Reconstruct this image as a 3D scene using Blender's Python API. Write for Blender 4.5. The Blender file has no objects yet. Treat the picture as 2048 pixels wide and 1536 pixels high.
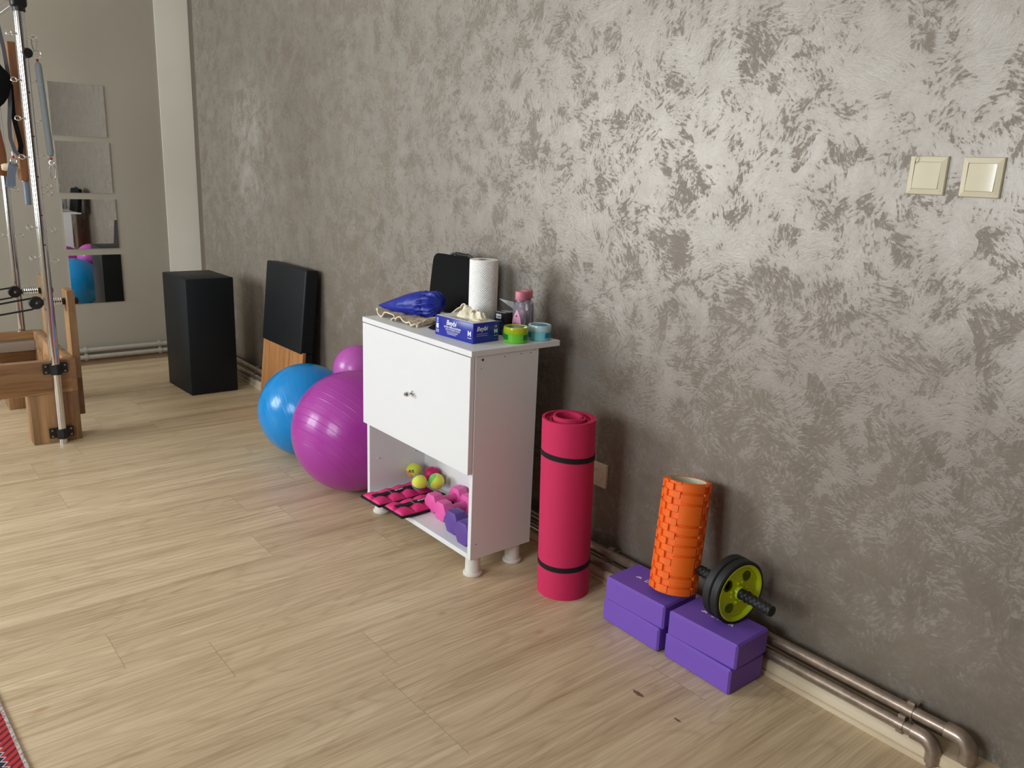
import bpy, bmesh, math, random
from mathutils import Vector, Matrix, Euler, noise

random.seed(7)
S = bpy.context.scene
COL = S.collection
R = math.radians
PI = math.pi

# ---------------------------------------------------------------- camera
cam_d = bpy.data.cameras.new('camera')
cam = bpy.data.objects.new('camera', cam_d)
COL.objects.link(cam)
cam.location = (0, 0, 1.335)
cam.rotation_euler = (R(75.43), R(-2.27), R(-38.98))
cam_d.sensor_width = 36
cam_d.sensor_fit = 'HORIZONTAL'
cam_d.lens = 1635 / 2048 * 36
cam_d.clip_start = 0.05
S.camera = cam

# ---------------------------------------------------------------- look
S.view_settings.view_transform = 'Standard'
S.view_settings.look = 'None'
S.view_settings.gamma = 1
S.view_settings.use_curve_mapping = False
S.view_settings.exposure = 0.41

W = bpy.data.worlds.new('daylight')
S.world = W
W.use_nodes = True
W.node_tree.nodes['Background'].inputs[0].default_value = (0.78, 0.88, 1.0, 1)
W.node_tree.nodes['Background'].inputs[1].default_value = 1.2

XW = 1.935      # plaster wall
YF = 5.785      # far wall
XL = -2.1       # window wall
YB = -2.4       # wall behind the camera
ZC = 2.85       # ceiling
WINS = [(0.55, 2.05, 0.80, 2.25), (3.75, 5.45, 0.80, 2.25)]   # y0 y1 z0 z1


def window_light(name, y0, y1, z0, z1, power, col):
    d = bpy.data.lights.new(name, 'AREA')
    d.shape = 'RECTANGLE'
    d.size = z1 - z0
    d.size_y = y1 - y0
    d.energy = power
    d.color = col
    o = bpy.data.objects.new(name, d)
    o.location = (XL - 0.12, (y0 + y1) / 2, (z0 + z1) / 2)
    o.rotation_euler = (0, R(-90), 0)
    COL.objects.link(o)


window_light('daylight_near_window', *WINS[0], 62, (0.86, 0.94, 1.0))
window_light('daylight_far_window', *WINS[1], 100, (0.86, 0.94, 1.0))


# ---------------------------------------------------------------- materials
def lin(c):
    return tuple((v / 255 / 12.92) if v / 255 <= 0.04045 else ((v / 255 + 0.055) / 1.055) ** 2.4 for v in c) + (1,)


class NT:
    """small helper around a node tree"""
    def __init__(s, name):
        s.m = bpy.data.materials.new(name)
        s.m.use_nodes = True
        s.t = s.m.node_tree
        s.b = s.t.nodes['Principled BSDF']

    def n(s, kind, **kw):
        nd = s.t.nodes.new('ShaderNode' + kind)
        for k, v in kw.items():
            setattr(nd, k, v)
        return nd

    def l(s, a, b):
        s.t.links.new(a, b)

    def put(s, sock, v):
        if hasattr(v, 'is_output') or hasattr(v, 'links'):
            s.l(v, sock)
        else:
            sock.default_value = v

    def math(s, op, a, b=0.0, clamp=False):
        nd = s.n('Math', operation=op, use_clamp=clamp)
        s.put(nd.inputs[0], a)
        s.put(nd.inputs[1], b)
        return nd.outputs[0]

    def coord(s):
        return s.n('TexCoord').outputs['Object']

    def mapping(s, v, loc=(0, 0, 0), rot=(0, 0, 0), scale=(1, 1, 1)):
        nd = s.n('Mapping')
        s.l(v, nd.inputs[0])
        nd.inputs[1].default_value = loc
        nd.inputs[2].default_value = rot
        nd.inputs[3].default_value = scale
        return nd.outputs[0]

    def noise(s, v, scale=5, detail=3, rough=0.5, dist=0.0):
        nd = s.n('TexNoise')
        s.l(v, nd.inputs['Vector'])
        nd.inputs['Scale'].default_value = scale
        nd.inputs['Detail'].default_value = detail
        nd.inputs['Roughness'].default_value = rough
        nd.inputs['Distortion'].default_value = dist
        return nd.outputs['Fac']

    def ramp(s, fac, stops):
        nd = s.n('ValToRGB')
        s.put(nd.inputs[0], fac)
        cr = nd.color_ramp
        while len(cr.elements) < len(stops):
            cr.elements.new(0.5)
        for e, (p, c) in zip(cr.elements, stops):
            e.position = p
            e.color = c if len(c) == 4 else tuple(c) + (1,)
        return nd.outputs[0]

    def mix(s, fac, a, b, mode='MIX'):
        nd = s.n('Mix', data_type='RGBA', blend_type=mode)
        s.put(nd.inputs[0], fac)
        s.put(nd.inputs[6], a)
        s.put(nd.inputs[7], b)
        return nd.outputs[2]

    def bump(s, h, strength=0.3, dist=0.002):
        nd = s.n('Bump')
        nd.inputs['Strength'].default_value = strength
        nd.inputs['Distance'].default_value = dist
        s.l(h, nd.inputs['Height'])
        s.l(nd.outputs[0], s.b.inputs['Normal'])

    def set(s, **kw):
        names = dict(color='Base Color', rough='Roughness', metal='Metallic', spec='Specular IOR Level', coat='Coat Weight',
                     coatr='Coat Roughness', trans='Transmission Weight', ior='IOR', alpha='Alpha', sheen='Sheen Weight',
                     sss='Subsurface Weight')
        for k, v in kw.items():
            s.put(s.b.inputs[names[k]], v)
        return s


MATS = {}


def plain(name, rgb, rough=0.5, metal=0.0, var=0.0, vscale=30, bump=0.0, bscale=200, **kw):
    """solid colour with a little procedural variation"""
    if name in MATS:
        return MATS[name]
    t = NT(name)
    c = lin(rgb)
    co = t.coord()
    if var > 0:
        f = t.noise(co, vscale, 4, 0.6)
        lo = tuple(v * (1 - var) for v in c[:3]) + (1,)
        hi = tuple(min(1, v * (1 + var)) for v in c[:3]) + (1,)
        t.set(color=t.ramp(f, [(0.3, lo), (0.7, hi)]))
    else:
        t.set(color=c)
    t.set(rough=rough, metal=metal, **kw)
    if bump > 0:
        t.bump(t.noise(co, bscale, 3, 0.6), bump, 0.001)
    MATS[name] = t.m
    return t.m


def m_plaster():
    t = NT('silk_plaster')
    co = t.coord()
    p = t.mapping(co, scale=(0, 1, 1))

    def warped(v, scale, amount, det=3):
        wn = t.n('TexNoise')
        t.l(v, wn.inputs['Vector'])
        wn.inputs['Scale'].default_value = scale
        wn.inputs['Detail'].default_value = det
        sub = t.n('VectorMath', operation='SUBTRACT')
        t.l(wn.outputs['Color'], sub.inputs[0])
        sub.inputs[1].default_value = (0.5, 0.5, 0.5)
        sc = t.n('VectorMath', operation='SCALE')
        t.l(sub.outputs[0], sc.inputs[0])
        sc.inputs['Scale'].default_value = amount
        add = t.n('VectorMath', operation='ADD')
        t.l(v, add.inputs[0])
        t.l(sc.outputs[0], add.inputs[1])
        return t.mapping(add.outputs[0], scale=(0, 1, 1))

    pw = warped(p, 5, 0.20)

    def strokes(cell, along, across, detail, seed, rough=0.6):
        """trowel strokes: every patch has its own direction"""
        vo = t.n('TexVoronoi', feature='F1')
        t.l(t.mapping(pw, loc=(0, seed, seed * 1.7)), vo.inputs['Vector'])
        vo.inputs['Scale'].default_value = cell
        sep = t.n('SeparateColor')
        t.l(vo.outputs['Color'], sep.inputs[0])
        ang = t.math('MULTIPLY', sep.outputs[0], PI)
        vr = t.n('VectorRotate', rotation_type='X_AXIS')
        t.l(p, vr.inputs['Vector'])
        t.l(ang, vr.inputs['Angle'])
        off = t.n('VectorMath', operation='SCALE')
        t.l(vo.outputs['Color'], off.inputs[0])
        off.inputs['Scale'].default_value = 9
        ad = t.n('VectorMath', operation='ADD')
        t.l(vr.outputs[0], ad.inputs[0])
        t.l(off.outputs[0], ad.inputs[1])
        return t.noise(t.mapping(ad.outputs[0], scale=(1, along, across)), 1, detail, rough, 0.0), sep.outputs[1]

    s1, r1 = strokes(7.5, 8, 18, 6, 0.0, 0.64)
    s2, r2 = strokes(12.0, 45, 125, 4, 3.1, 0.62)
    blot = t.noise(warped(p, 14, 0.05), 9, 7, 0.68)
    fine = t.noise(p, 150, 3, 0.7)
    v = t.math('MULTIPLY', s1, 0.49)
    v = t.math('ADD', v, t.math('MULTIPLY', s2, 0.50))
    v = t.math('ADD', v, t.math('MULTIPLY', blot, 0.45))
    v = t.math('ADD', v, t.math('MULTIPLY', fine, 0.16))
    v = t.math('ADD', v, t.math('MULTIPLY', r1, 0.07))
    # coat mask lowered towards the floor and at the far end
    sx = t.n('SeparateXYZ')
    t.l(co, sx.inputs[0])

    def rng(sock, a, b_, c, d):
        nd = t.n('MapRange')
        t.l(sock, nd.inputs[0])
        for k, q in enumerate((a, b_, c, d)):
            nd.inputs[1 + k].default_value = q
        return nd.outputs[0]
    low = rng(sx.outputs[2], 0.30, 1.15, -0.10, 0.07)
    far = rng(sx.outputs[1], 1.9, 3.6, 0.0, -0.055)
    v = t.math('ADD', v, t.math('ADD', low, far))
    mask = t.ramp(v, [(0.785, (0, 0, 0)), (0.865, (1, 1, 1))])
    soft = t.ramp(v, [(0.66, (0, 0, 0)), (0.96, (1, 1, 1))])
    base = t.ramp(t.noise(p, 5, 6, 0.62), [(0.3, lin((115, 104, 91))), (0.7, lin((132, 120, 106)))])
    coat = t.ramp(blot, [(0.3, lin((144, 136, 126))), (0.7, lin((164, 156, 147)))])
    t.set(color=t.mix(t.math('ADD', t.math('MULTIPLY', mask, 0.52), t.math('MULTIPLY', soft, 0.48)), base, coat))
    t.set(metal=t.math('ADD', t.math('MULTIPLY', mask, 0.30), 0.15))
    t.set(rough=t.math('SUBTRACT', 0.52, t.math('MULTIPLY', mask, 0.10)))
    h = t.math('ADD', t.math('MULTIPLY', mask, 0.7), t.math('ADD', t.math('MULTIPLY', s2, 0.8), t.math('MULTIPLY', fine, 0.35)))
    hi = rng(sx.outputs[2], 0.25, 1.1, 0.25, 1.0)
    t.bump(t.math('MULTIPLY', h, hi), 0.42, 0.0022)
    return t.m


def m_floor():
    t = NT('oak_laminate')
    co = t.coord()
    sx = t.n('SeparateXYZ')
    t.l(co, sx.inputs[0])
    X, Y = sx.outputs[0], sx.outputs[1]
    PWD = 0.2035
    row = t.math('FLOOR', t.math('DIVIDE', t.math('SUBTRACT', Y, 0.091), PWD))
    wn = t.n('TexWhiteNoise', noise_dimensions='1D')
    t.l(t.math('ADD', row, 3.37), wn.inputs['W'])
    off = t.math('MULTIPLY', wn.outputs['Value'], 1.28)
    xs = t.math('DIVIDE', t.math('ADD', X, off), 1.28)
    plank = t.math('FLOOR', xs)
    wn2 = t.n('TexWhiteNoise', noise_dimensions='2D')
    cb = t.n('CombineXYZ')
    t.l(row, cb.inputs[0])
    t.l(plank, cb.inputs[1])
    t.l(cb.outputs[0], wn2.inputs['Vector'])
    # grain coordinates, shifted per plank
    sh = t.n('VectorMath', operation='SCALE')
    t.l(wn2.outputs['Color'], sh.inputs[0])
    sh.inputs['Scale'].default_value = 13
    ad = t.n('VectorMath', operation='ADD')
    t.l(co, ad.inputs[0])
    t.l(sh.outputs[0], ad.inputs[1])
    g0 = t.mapping(ad.outputs[0], scale=(0.75, 13, 1))
    broad = t.noise(g0, 1.0, 4, 0.55, 0.5)
    fib = t.noise(t.mapping(ad.outputs[0], scale=(2.6, 120, 1)), 1.0, 5, 0.68, 0.5)
    # cathedral grain from distorted rings
    wv = t.n('TexNoise')
    t.l(t.mapping(ad.outputs[0], scale=(0.9, 5.5, 1)), wv.inputs['Vector'])
    wv.inputs['Scale'].default_value = 1.0
    wv.inputs['Detail'].default_value = 2
    ringf = t.math('FRACT', t.math('MULTIPLY', wv.outputs['Fac'], 17))
    ring = t.ramp(ringf, [(0.0, (0, 0, 0)), (0.25, (1, 1, 1)), (0.8, (0.85, 0.85, 0.85)), (1.0, (0, 0, 0))])
    base = t.ramp(broad, [(0.28, lin((168, 140, 108))), (0.48, lin((204, 177, 142))), (0.72, lin((224, 201, 166)))])
    c = t.mix(0.42, base, t.ramp(fib, [(0.32, lin((156, 127, 95))), (0.60, lin((223, 203, 166)))]))
    c = t.mix(t.math('MULTIPLY', t.math('SUBTRACT', 1.0, ring), 0.22), c, lin((140, 112, 82)))
    # knots
    vk = t.n('TexVoronoi', feature='F1')
    t.l(t.mapping(ad.outputs[0], scale=(2.3, 4.2, 1)), vk.inputs['Vector'])
    vk.inputs['Scale'].default_value = 1.0
    knot = t.ramp(vk.outputs['Distance'], [(0.015, (1, 1, 1)), (0.06, (0, 0, 0))])
    c = t.mix(t.math('MULTIPLY', knot, 0.55), c, lin((168, 118, 72)))
    # plank to plank tone
    tone = t.math('ADD', t.math('MULTIPLY', wn2.outputs['Value'], 0.07), 0.965)
    tn = t.n('VectorMath', operation='SCALE')
    t.l(c, tn.inputs[0])
    t.l(tone, tn.inputs['Scale'])
    c = tn.outputs[0]
    # joints
    fy = t.math('FRACT', t.math('DIVIDE', t.math('SUBTRACT', Y, 0.091), PWD))
    fx = t.math('FRACT', xs)
    jy = t.math('LESS_THAN', t.math('MINIMUM', fy, t.math('SUBTRACT', 1.0, fy)), 0.003)
    jx = t.math('LESS_THAN', t.math('MINIMUM', fx, t.math('SUBTRACT', 1.0, fx)), 0.0009)
    j = t.math('MAXIMUM', t.math('MULTIPLY', jy, 0.10), t.math('MULTIPLY', jx, 0.40))
    c = t.mix(j, c, lin((120, 98, 72)))
    # two scuffs near the blocks
    for (sx_, sy_, r0) in ((1.502, 1.236, 0.011), (1.502, 1.101, 0.006)):
        vd = t.n('VectorMath', operation='DISTANCE')
        t.l(t.mapping(co, loc=(-sx_ * 1.6, -sy_ * 0.6, 0), scale=(1.6, 0.6, 0)), vd.inputs[0])
        vd.inputs[1].default_value = (0, 0, 0)
        dn = t.math('ADD', vd.outputs['Value'], t.math('MULTIPLY', t.math('SUBTRACT', t.noise(co, 160, 3), 0.5), r0 * 1.3))
        c = t.mix(t.math('MULTIPLY', t.math('LESS_THAN', dn, r0), 0.8), c, lin((82, 52, 42)))
    t.set(color=c, rough=t.math('ADD', t.math('MULTIPLY', fib, 0.14), 0.36), spec=0.42)
    t.bump(t.math('SUBTRACT', t.math('MULTIPLY', fib, 0.6), j), 0.18, 0.001)
    return t.m


def m_wood(name, dark, mid, light, scale=1.0, axis='X', rough=0.42, staves=False):
    t = NT(name)
    co = t.coord()
    st = {'X': (2.5, 38, 38), 'Y': (38, 2.5, 38), 'Z': (38, 38, 2.5)}[axis]
    st = tuple(v * scale for v in st)
    if staves:      # glued staves, each cut from another plank
        sz = {'X': (3.1, 12.4, 12.4), 'Y': (12.4, 3.1, 12.4), 'Z': (12.4, 12.4, 3.1)}[axis]
        fl = t.n('VectorMath', operation='FLOOR')
        t.l(t.mapping(co, loc=(0.37, 0.013, 0.11), scale=sz), fl.inputs[0])
        wn = t.n('TexWhiteNoise', noise_dimensions='3D')
        t.l(fl.outputs[0], wn.inputs['Vector'])
        sc = t.n('VectorMath', operation='SCALE')
        t.l(wn.outputs['Color'], sc.inputs[0])
        sc.inputs['Scale'].default_value = 7
        ad = t.n('VectorMath', operation='ADD')
        t.l(co, ad.inputs[0])
        t.l(sc.outputs[0], ad.inputs[1])
        co = ad.outputs[0]
    g = t.noise(t.mapping(co, scale=st), 1, 6, 0.62, 0.9)
    b = t.noise(t.mapping(co, scale=tuple(v * 0.28 for v in st)), 1, 3, 0.5, 1.3)
    c = t.mix(0.5, t.ramp(g, [(0.3, lin(dark)), (0.52, lin(mid)), (0.72, lin(light))]),
              t.ramp(b, [(0.33, lin(dark)), (0.5, lin(mid)), (0.7, lin(light))]))
    if staves:
        tn = t.n('VectorMath', operation='SCALE')
        t.l(c, tn.inputs[0])
        t.l(t.math('ADD', t.math('MULTIPLY', wn.outputs['Value'], 0.5), 0.68), tn.inputs['Scale'])
        c = tn.outputs[0]
    t.set(color=c, rough=rough)
    t.bump(g, 0.12, 0.001)
    return t.m


def m_rug():
    t = NT('woven_red_rug')
    co = t.coord()
    sx = t.n('SeparateXYZ')
    t.l(co, sx.inputs[0])
    d = t.math('MULTIPLY', sx.outputs[0], -1.0)      # distance from the rug's long edge
    y = sx.outputs[1]
    n1 = t.noise(co, 120, 3)
    # scalloped red stripes
    w = t.math('PINGPONG', t.math('ADD', y, t.math('MULTIPLY', d, 0.8)), 0.011)
    stripe = t.math('LESS_THAN', w, t.math('ADD', 0.0045, t.math('MULTIPLY', n1, 0.004)))
    c = t.mix(stripe, lin((104, 24, 42)), lin((198, 52, 52)))
    # zigzag line, navy with white
    zz = t.math('PINGPONG', y, 0.010)
    dz = t.math('SUBTRACT', t.math('SUBTRACT', d, 0.034), t.math('MULTIPLY', zz, 1.2))
    nav = t.math('MULTIPLY', t.math('GREATER_THAN', dz, 0.0), t.math('LESS_THAN', dz, 0.014))
    c = t.mix(nav, c, lin((36, 32, 52)))
    wh = t.math('LESS_THAN', t.math('ABSOLUTE', dz), 0.0022)
    c = t.mix(wh, c, lin((206, 200, 204)))
    fieldm = t.math('GREATER_THAN', dz, 0.014)
    field = t.ramp(t.noise(co, 26, 3), [(0.40, lin((96, 20, 34))), (0.56, lin((150, 38, 44))), (0.66, lin((44, 30, 48)))])
    c = t.mix(fieldm, c, field)
    edge = t.math('LESS_THAN', d, 0.009)
    c = t.mix(edge, c, t.ramp(t.noise(co, 220, 2), [(0.35, lin((150, 130, 128))), (0.6, lin((222, 208, 202)))]))
    t.set(color=c, rough=0.95)
    t.bump(t.noise(co, 420, 2), 0.5, 0.002)
    return t.m


def m_ribs(name, rgb, rough=0.28, axis=(0, 0, 1), ribs=34, strength=0.35, dist=0.004):
    """glossy vinyl with raised ribs running round the ball"""
    t = NT(name)
    co = t.coord()
    nm = t.n('VectorMath', operation='NORMALIZE')
    t.l(co, nm.inputs[0])
    dt = t.n('VectorMath', operation='DOT_PRODUCT')
    t.l(nm.outputs[0], dt.inputs[0])
    dt.inputs[1].default_value = Vector(axis).normalized()
    ang = t.math('ARCSINE', dt.outputs['Value'])
    f = t.math('FRACT', t.math('MULTIPLY', ang, ribs / PI))
    rib = t.ramp(f, [(0.0, (0, 0, 0)), (0.06, (1, 1, 1)), (0.14, (0, 0, 0)), (1.0, (0, 0, 0))])
    lim = t.ramp(t.math('ABSOLUTE', ang), [(0.95, (1, 1, 1)), (1.0, (0, 0, 0))])
    c = lin(rgb)
    n = t.noise(co, 5, 3)
    t.set(color=t.ramp(n, [(0.3, tuple(v * 0.95 for v in c[:3]) + (1,)), (0.7, c)]), rough=rough, coat=0.22, coatr=0.12, spec=0.4)
    t.bump(t.math('MULTIPLY', rib, lim), strength, dist)
    return t.m


def m_two_tone_ball(name, a, b, shift=0.0, k=0.85):
    """felt ball in two colours divided by the curved tennis seam"""
    t = NT(name)
    co = t.coord()
    sx = t.n('SeparateXYZ')
    nm = t.n('VectorMath', operation='NORMALIZE')
    t.l(co, nm.inputs[0])
    t.l(nm.outputs[0], sx.inputs[0])
    x, y, z = sx.outputs
    # seam: z = 0.55 (x^2 - y^2) style saddle
    q = t.math('SUBTRACT', t.math('MULTIPLY', x, x), t.math('MULTIPLY', y, y))
    s = t.math('SUBTRACT', t.math('SUBTRACT', z, shift), t.math('MULTIPLY', q, k))
    c = t.mix(t.math('GREATER_THAN', s, 0), lin(a), lin(b))
    seam = t.math('LESS_THAN', t.math('ABSOLUTE', s), 0.035)
    c = t.mix(t.math('MULTIPLY', seam, 0.6), c, lin((225, 228, 170)))
    n = t.noise(co, 260, 4, 0.7)
    c = t.mix(t.math('MULTIPLY', n, 0.25), c, lin((255, 255, 200)))
    t.set(color=c, rough=0.95, sheen=0.3)
    t.bump(n, 0.6, 0.0015)
    return t.m


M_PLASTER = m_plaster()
M_FLOOR = m_floor()
M_BEECH = m_wood('oiled_beech', (108, 74, 46), (158, 118, 80), (192, 156, 114), 1.0, 'X', staves=True)
M_BEECH_Z = m_wood('oiled_beech_upright', (108, 74, 46), (158, 118, 80), (192, 156, 114), 1.0, 'Z', staves=True)
M_OAKBOARD = m_wood('oak_veneer_board', (150, 98, 54), (186, 130, 80), (204, 152, 102), 1.6, 'Z')
M_BARWOOD = m_wood('reddish_varnished_wood', (108, 66, 38), (142, 94, 60), (168, 118, 82), 1.0, 'Z', 0.35)
M_GREYWALL = plain('grey_beige_wall_paint', (164, 156, 141), 0.9, var=0.03, vscale=2, bump=0.25, bscale=180)
M_DIMWALL = plain('darkened_back_wall', (112, 98, 84), 0.9)  # unseen back wall, colour darkened to reduce fill light from behind
M_WHITEWALL = plain('white_wall_paint', (228, 222, 208), 0.9, var=0.02, vscale=3, bump=0.2, bscale=160)
M_CEIL = plain('ceiling_paint', (228, 225, 216), 0.9, var=0.01)
M_TAUPE = plain('taupe_edge_paint', (98, 86, 74), 0.8, var=0.05, vscale=20)
M_WHITE = plain('white_melamine', (232, 232, 232), 0.38, var=0.012, vscale=4)
M_WHITEPL = plain('white_plastic_leg', (226, 222, 212), 0.35, var=0.02, vscale=30)
M_DARKHOLE = plain('screw_hole_dark', (24, 18, 15), 0.8)
M_BROWNCAP = plain('brown_screw_cap', (74, 34, 26), 0.5)
M_CHROME = plain('chrome', (215, 215, 215), 0.12, 1.0)
M_STEEL = plain('brushed_steel', (170, 168, 165), 0.3, 1.0)
M_BLACKPL = plain('black_plastic', (18, 18, 19), 0.4)
M_BLACKFAB = plain('black_fabric', (10, 10, 12), 0.85, spec=0.2, var=0.1, vscale=300, bump=0.3, bscale=700)
M_BLACKVINYL = plain('charcoal_vinyl', (19, 23, 27), 0.5, spec=0.3, var=0.05, vscale=60, bump=0.12, bscale=500)
M_BLACKCORD = plain('black_rope', (14, 14, 15), 0.8, bump=0.5, bscale=900)
M_ELASTIC = plain('black_elastic', (12, 11, 12), 0.85, bump=0.3, bscale=900)
M_MAT = plain('pink_foam', (205, 36, 88), 0.8, var=0.04, vscale=200, bump=0.35, bscale=420)
M_PURPLEFOAM = plain('purple_eva_foam', (120, 82, 186), 0.62, var=0.03, vscale=200, bump=0.12, bscale=600)
M_ORANGE = plain('orange_eva_foam', (248, 108, 18), 0.6, var=0.03, vscale=120, bump=0.12, bscale=600)
M_CREAMPL = plain('cream_plastic_core', (222, 218, 190), 0.5)
M_LIME = plain('lime_green_plastic', (200, 216, 8), 0.28)
M_RUBBER = plain('black_rubber', (22, 23, 25), 0.55, var=0.2, vscale=90, bump=0.3, bscale=300)
M_SWITCH = plain('ivory_switch_plastic', (226, 217, 188), 0.16, coat=0.3)
M_PRINTW = plain('white_print', (235, 235, 238), 0.5)
M_PRINTB = plain('black_print', (22, 20, 24), 0.5)
M_PINKPL = plain('pink_bottle_cap', (222, 130, 150), 0.45)
M_PINKVINYL = plain('pink_vinyl_dumbbell', (232, 96, 168), 0.42, var=0.02, vscale=60)
M_PURPVINYL = plain('purple_vinyl_dumbbell', (98, 66, 150), 0.45, var=0.03, vscale=60)
M_PINKNYLON = plain('pink_nylon', (222, 42, 118), 0.5, var=0.05, vscale=120, bump=0.2, bscale=700)
M_BLUENYLON = plain('royal_blue_nylon', (16, 38, 150), 0.42, var=0.08, vscale=50, bump=0.2, bscale=600)
M_BEIGECLOTH = plain('beige_cotton_cloth', (206, 186, 160), 0.9, var=0.14, vscale=45, bump=0.4, bscale=500)
M_CREAMTRIM = plain('cream_cotton_trim', (236, 224, 192), 0.85, bump=0.3, bscale=700)
M_PAPER = plain('white_kitchen_paper', (242, 238, 230), 0.9)
M_LATEX = plain('cream_latex', (236, 226, 196), 0.5, var=0.03, vscale=60)
M_BOXBLUE = plain('glossy_blue_carton', (24, 38, 152), 0.28, var=0.15, vscale=12)
M_BOXWHITE = plain('white_carton_print', (226, 224, 226), 0.4)
M_BOXBLACK = plain('black_carton', (16, 17, 22), 0.35)
M_BOXCYAN = plain('dark_teal_print', (30, 60, 84), 0.35, var=0.4, vscale=90)
M_PIPE = plain('taupe_metallic_pipe_paint', (160, 144, 130), 0.30, 0.7, var=0.22, vscale=40, bump=0.3, bscale=60)
M_PIPEGREY = plain('grey_painted_pipe', (166, 160, 148), 0.5, var=0.05, vscale=30)
M_SKIRT = m_wood('cream_worn_skirting', (168, 132, 98), (210, 190, 158), (228, 214, 188), 0.3, 'Y', 0.42)
M_SKIRTFAR = plain('tan_skirting', (160, 136, 106), 0.6, var=0.08, vscale=20)
M_GREYSLEEVE = plain('grey_blue_sleeve', (142, 152, 156), 0.7, var=0.06, vscale=120, bump=0.3, bscale=500)
M_DENIMSTRAP = plain('grey_blue_webbing', (114, 124, 138), 0.85, var=0.15, vscale=300, bump=0.5, bscale=500)
M_GREYSTRAP = plain('grey_webbing', (92, 92, 98), 0.8, bump=0.4, bscale=500)
M_REDBEAD = plain('red_bead', (178, 30, 34), 0.4)
M_PALEWOOD = plain('pale_turned_wood', (238, 218, 184), 0.5, var=0.05, vscale=20)
M_ALU = plain('aluminium_rail', (176, 176, 178), 0.4, 0.7)
M_SPIKY = plain('magenta_rubber', (206, 34, 104), 0.5)


def glassy(name, rgb, rough=0.05, ior=1.45, alpha=None):
    t = NT(name)
    t.set(color=lin(rgb), rough=rough, trans=1.0, ior=ior)
    return t.m


def m_mirror():
    t = NT('mirror_glass')
    t.set(color=(0.86, 0.87, 0.85, 1), rough=0.0, metal=1.0)
    return t.m


def m_gel(name, rgb, trans=0.35):
    t = NT(name)
    t.set(color=lin(rgb), rough=0.12, trans=trans, ior=1.3, coat=0.3)
    return t.m


M_MIRROR = m_mirror()
M_CLEAR = m_gel('clear_bottle_plastic', (232, 224, 236), 0.86)
M_GREENJAR = m_gel('green_translucent_jar', (122, 214, 66), 0.08)
M_GREENLID = m_gel('yellow_green_lid', (192, 208, 34), 0.12)
M_BLUEJAR = m_gel('aqua_translucent_jar', (136, 210, 216), 0.08)
M_BLUELID = m_gel('pale_aqua_lid', (192, 226, 234), 0.12)
M_FROST = m_gel('frosted_grey_plastic', (186, 178, 168), 0.2)
M_RUG = m_rug()


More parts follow.
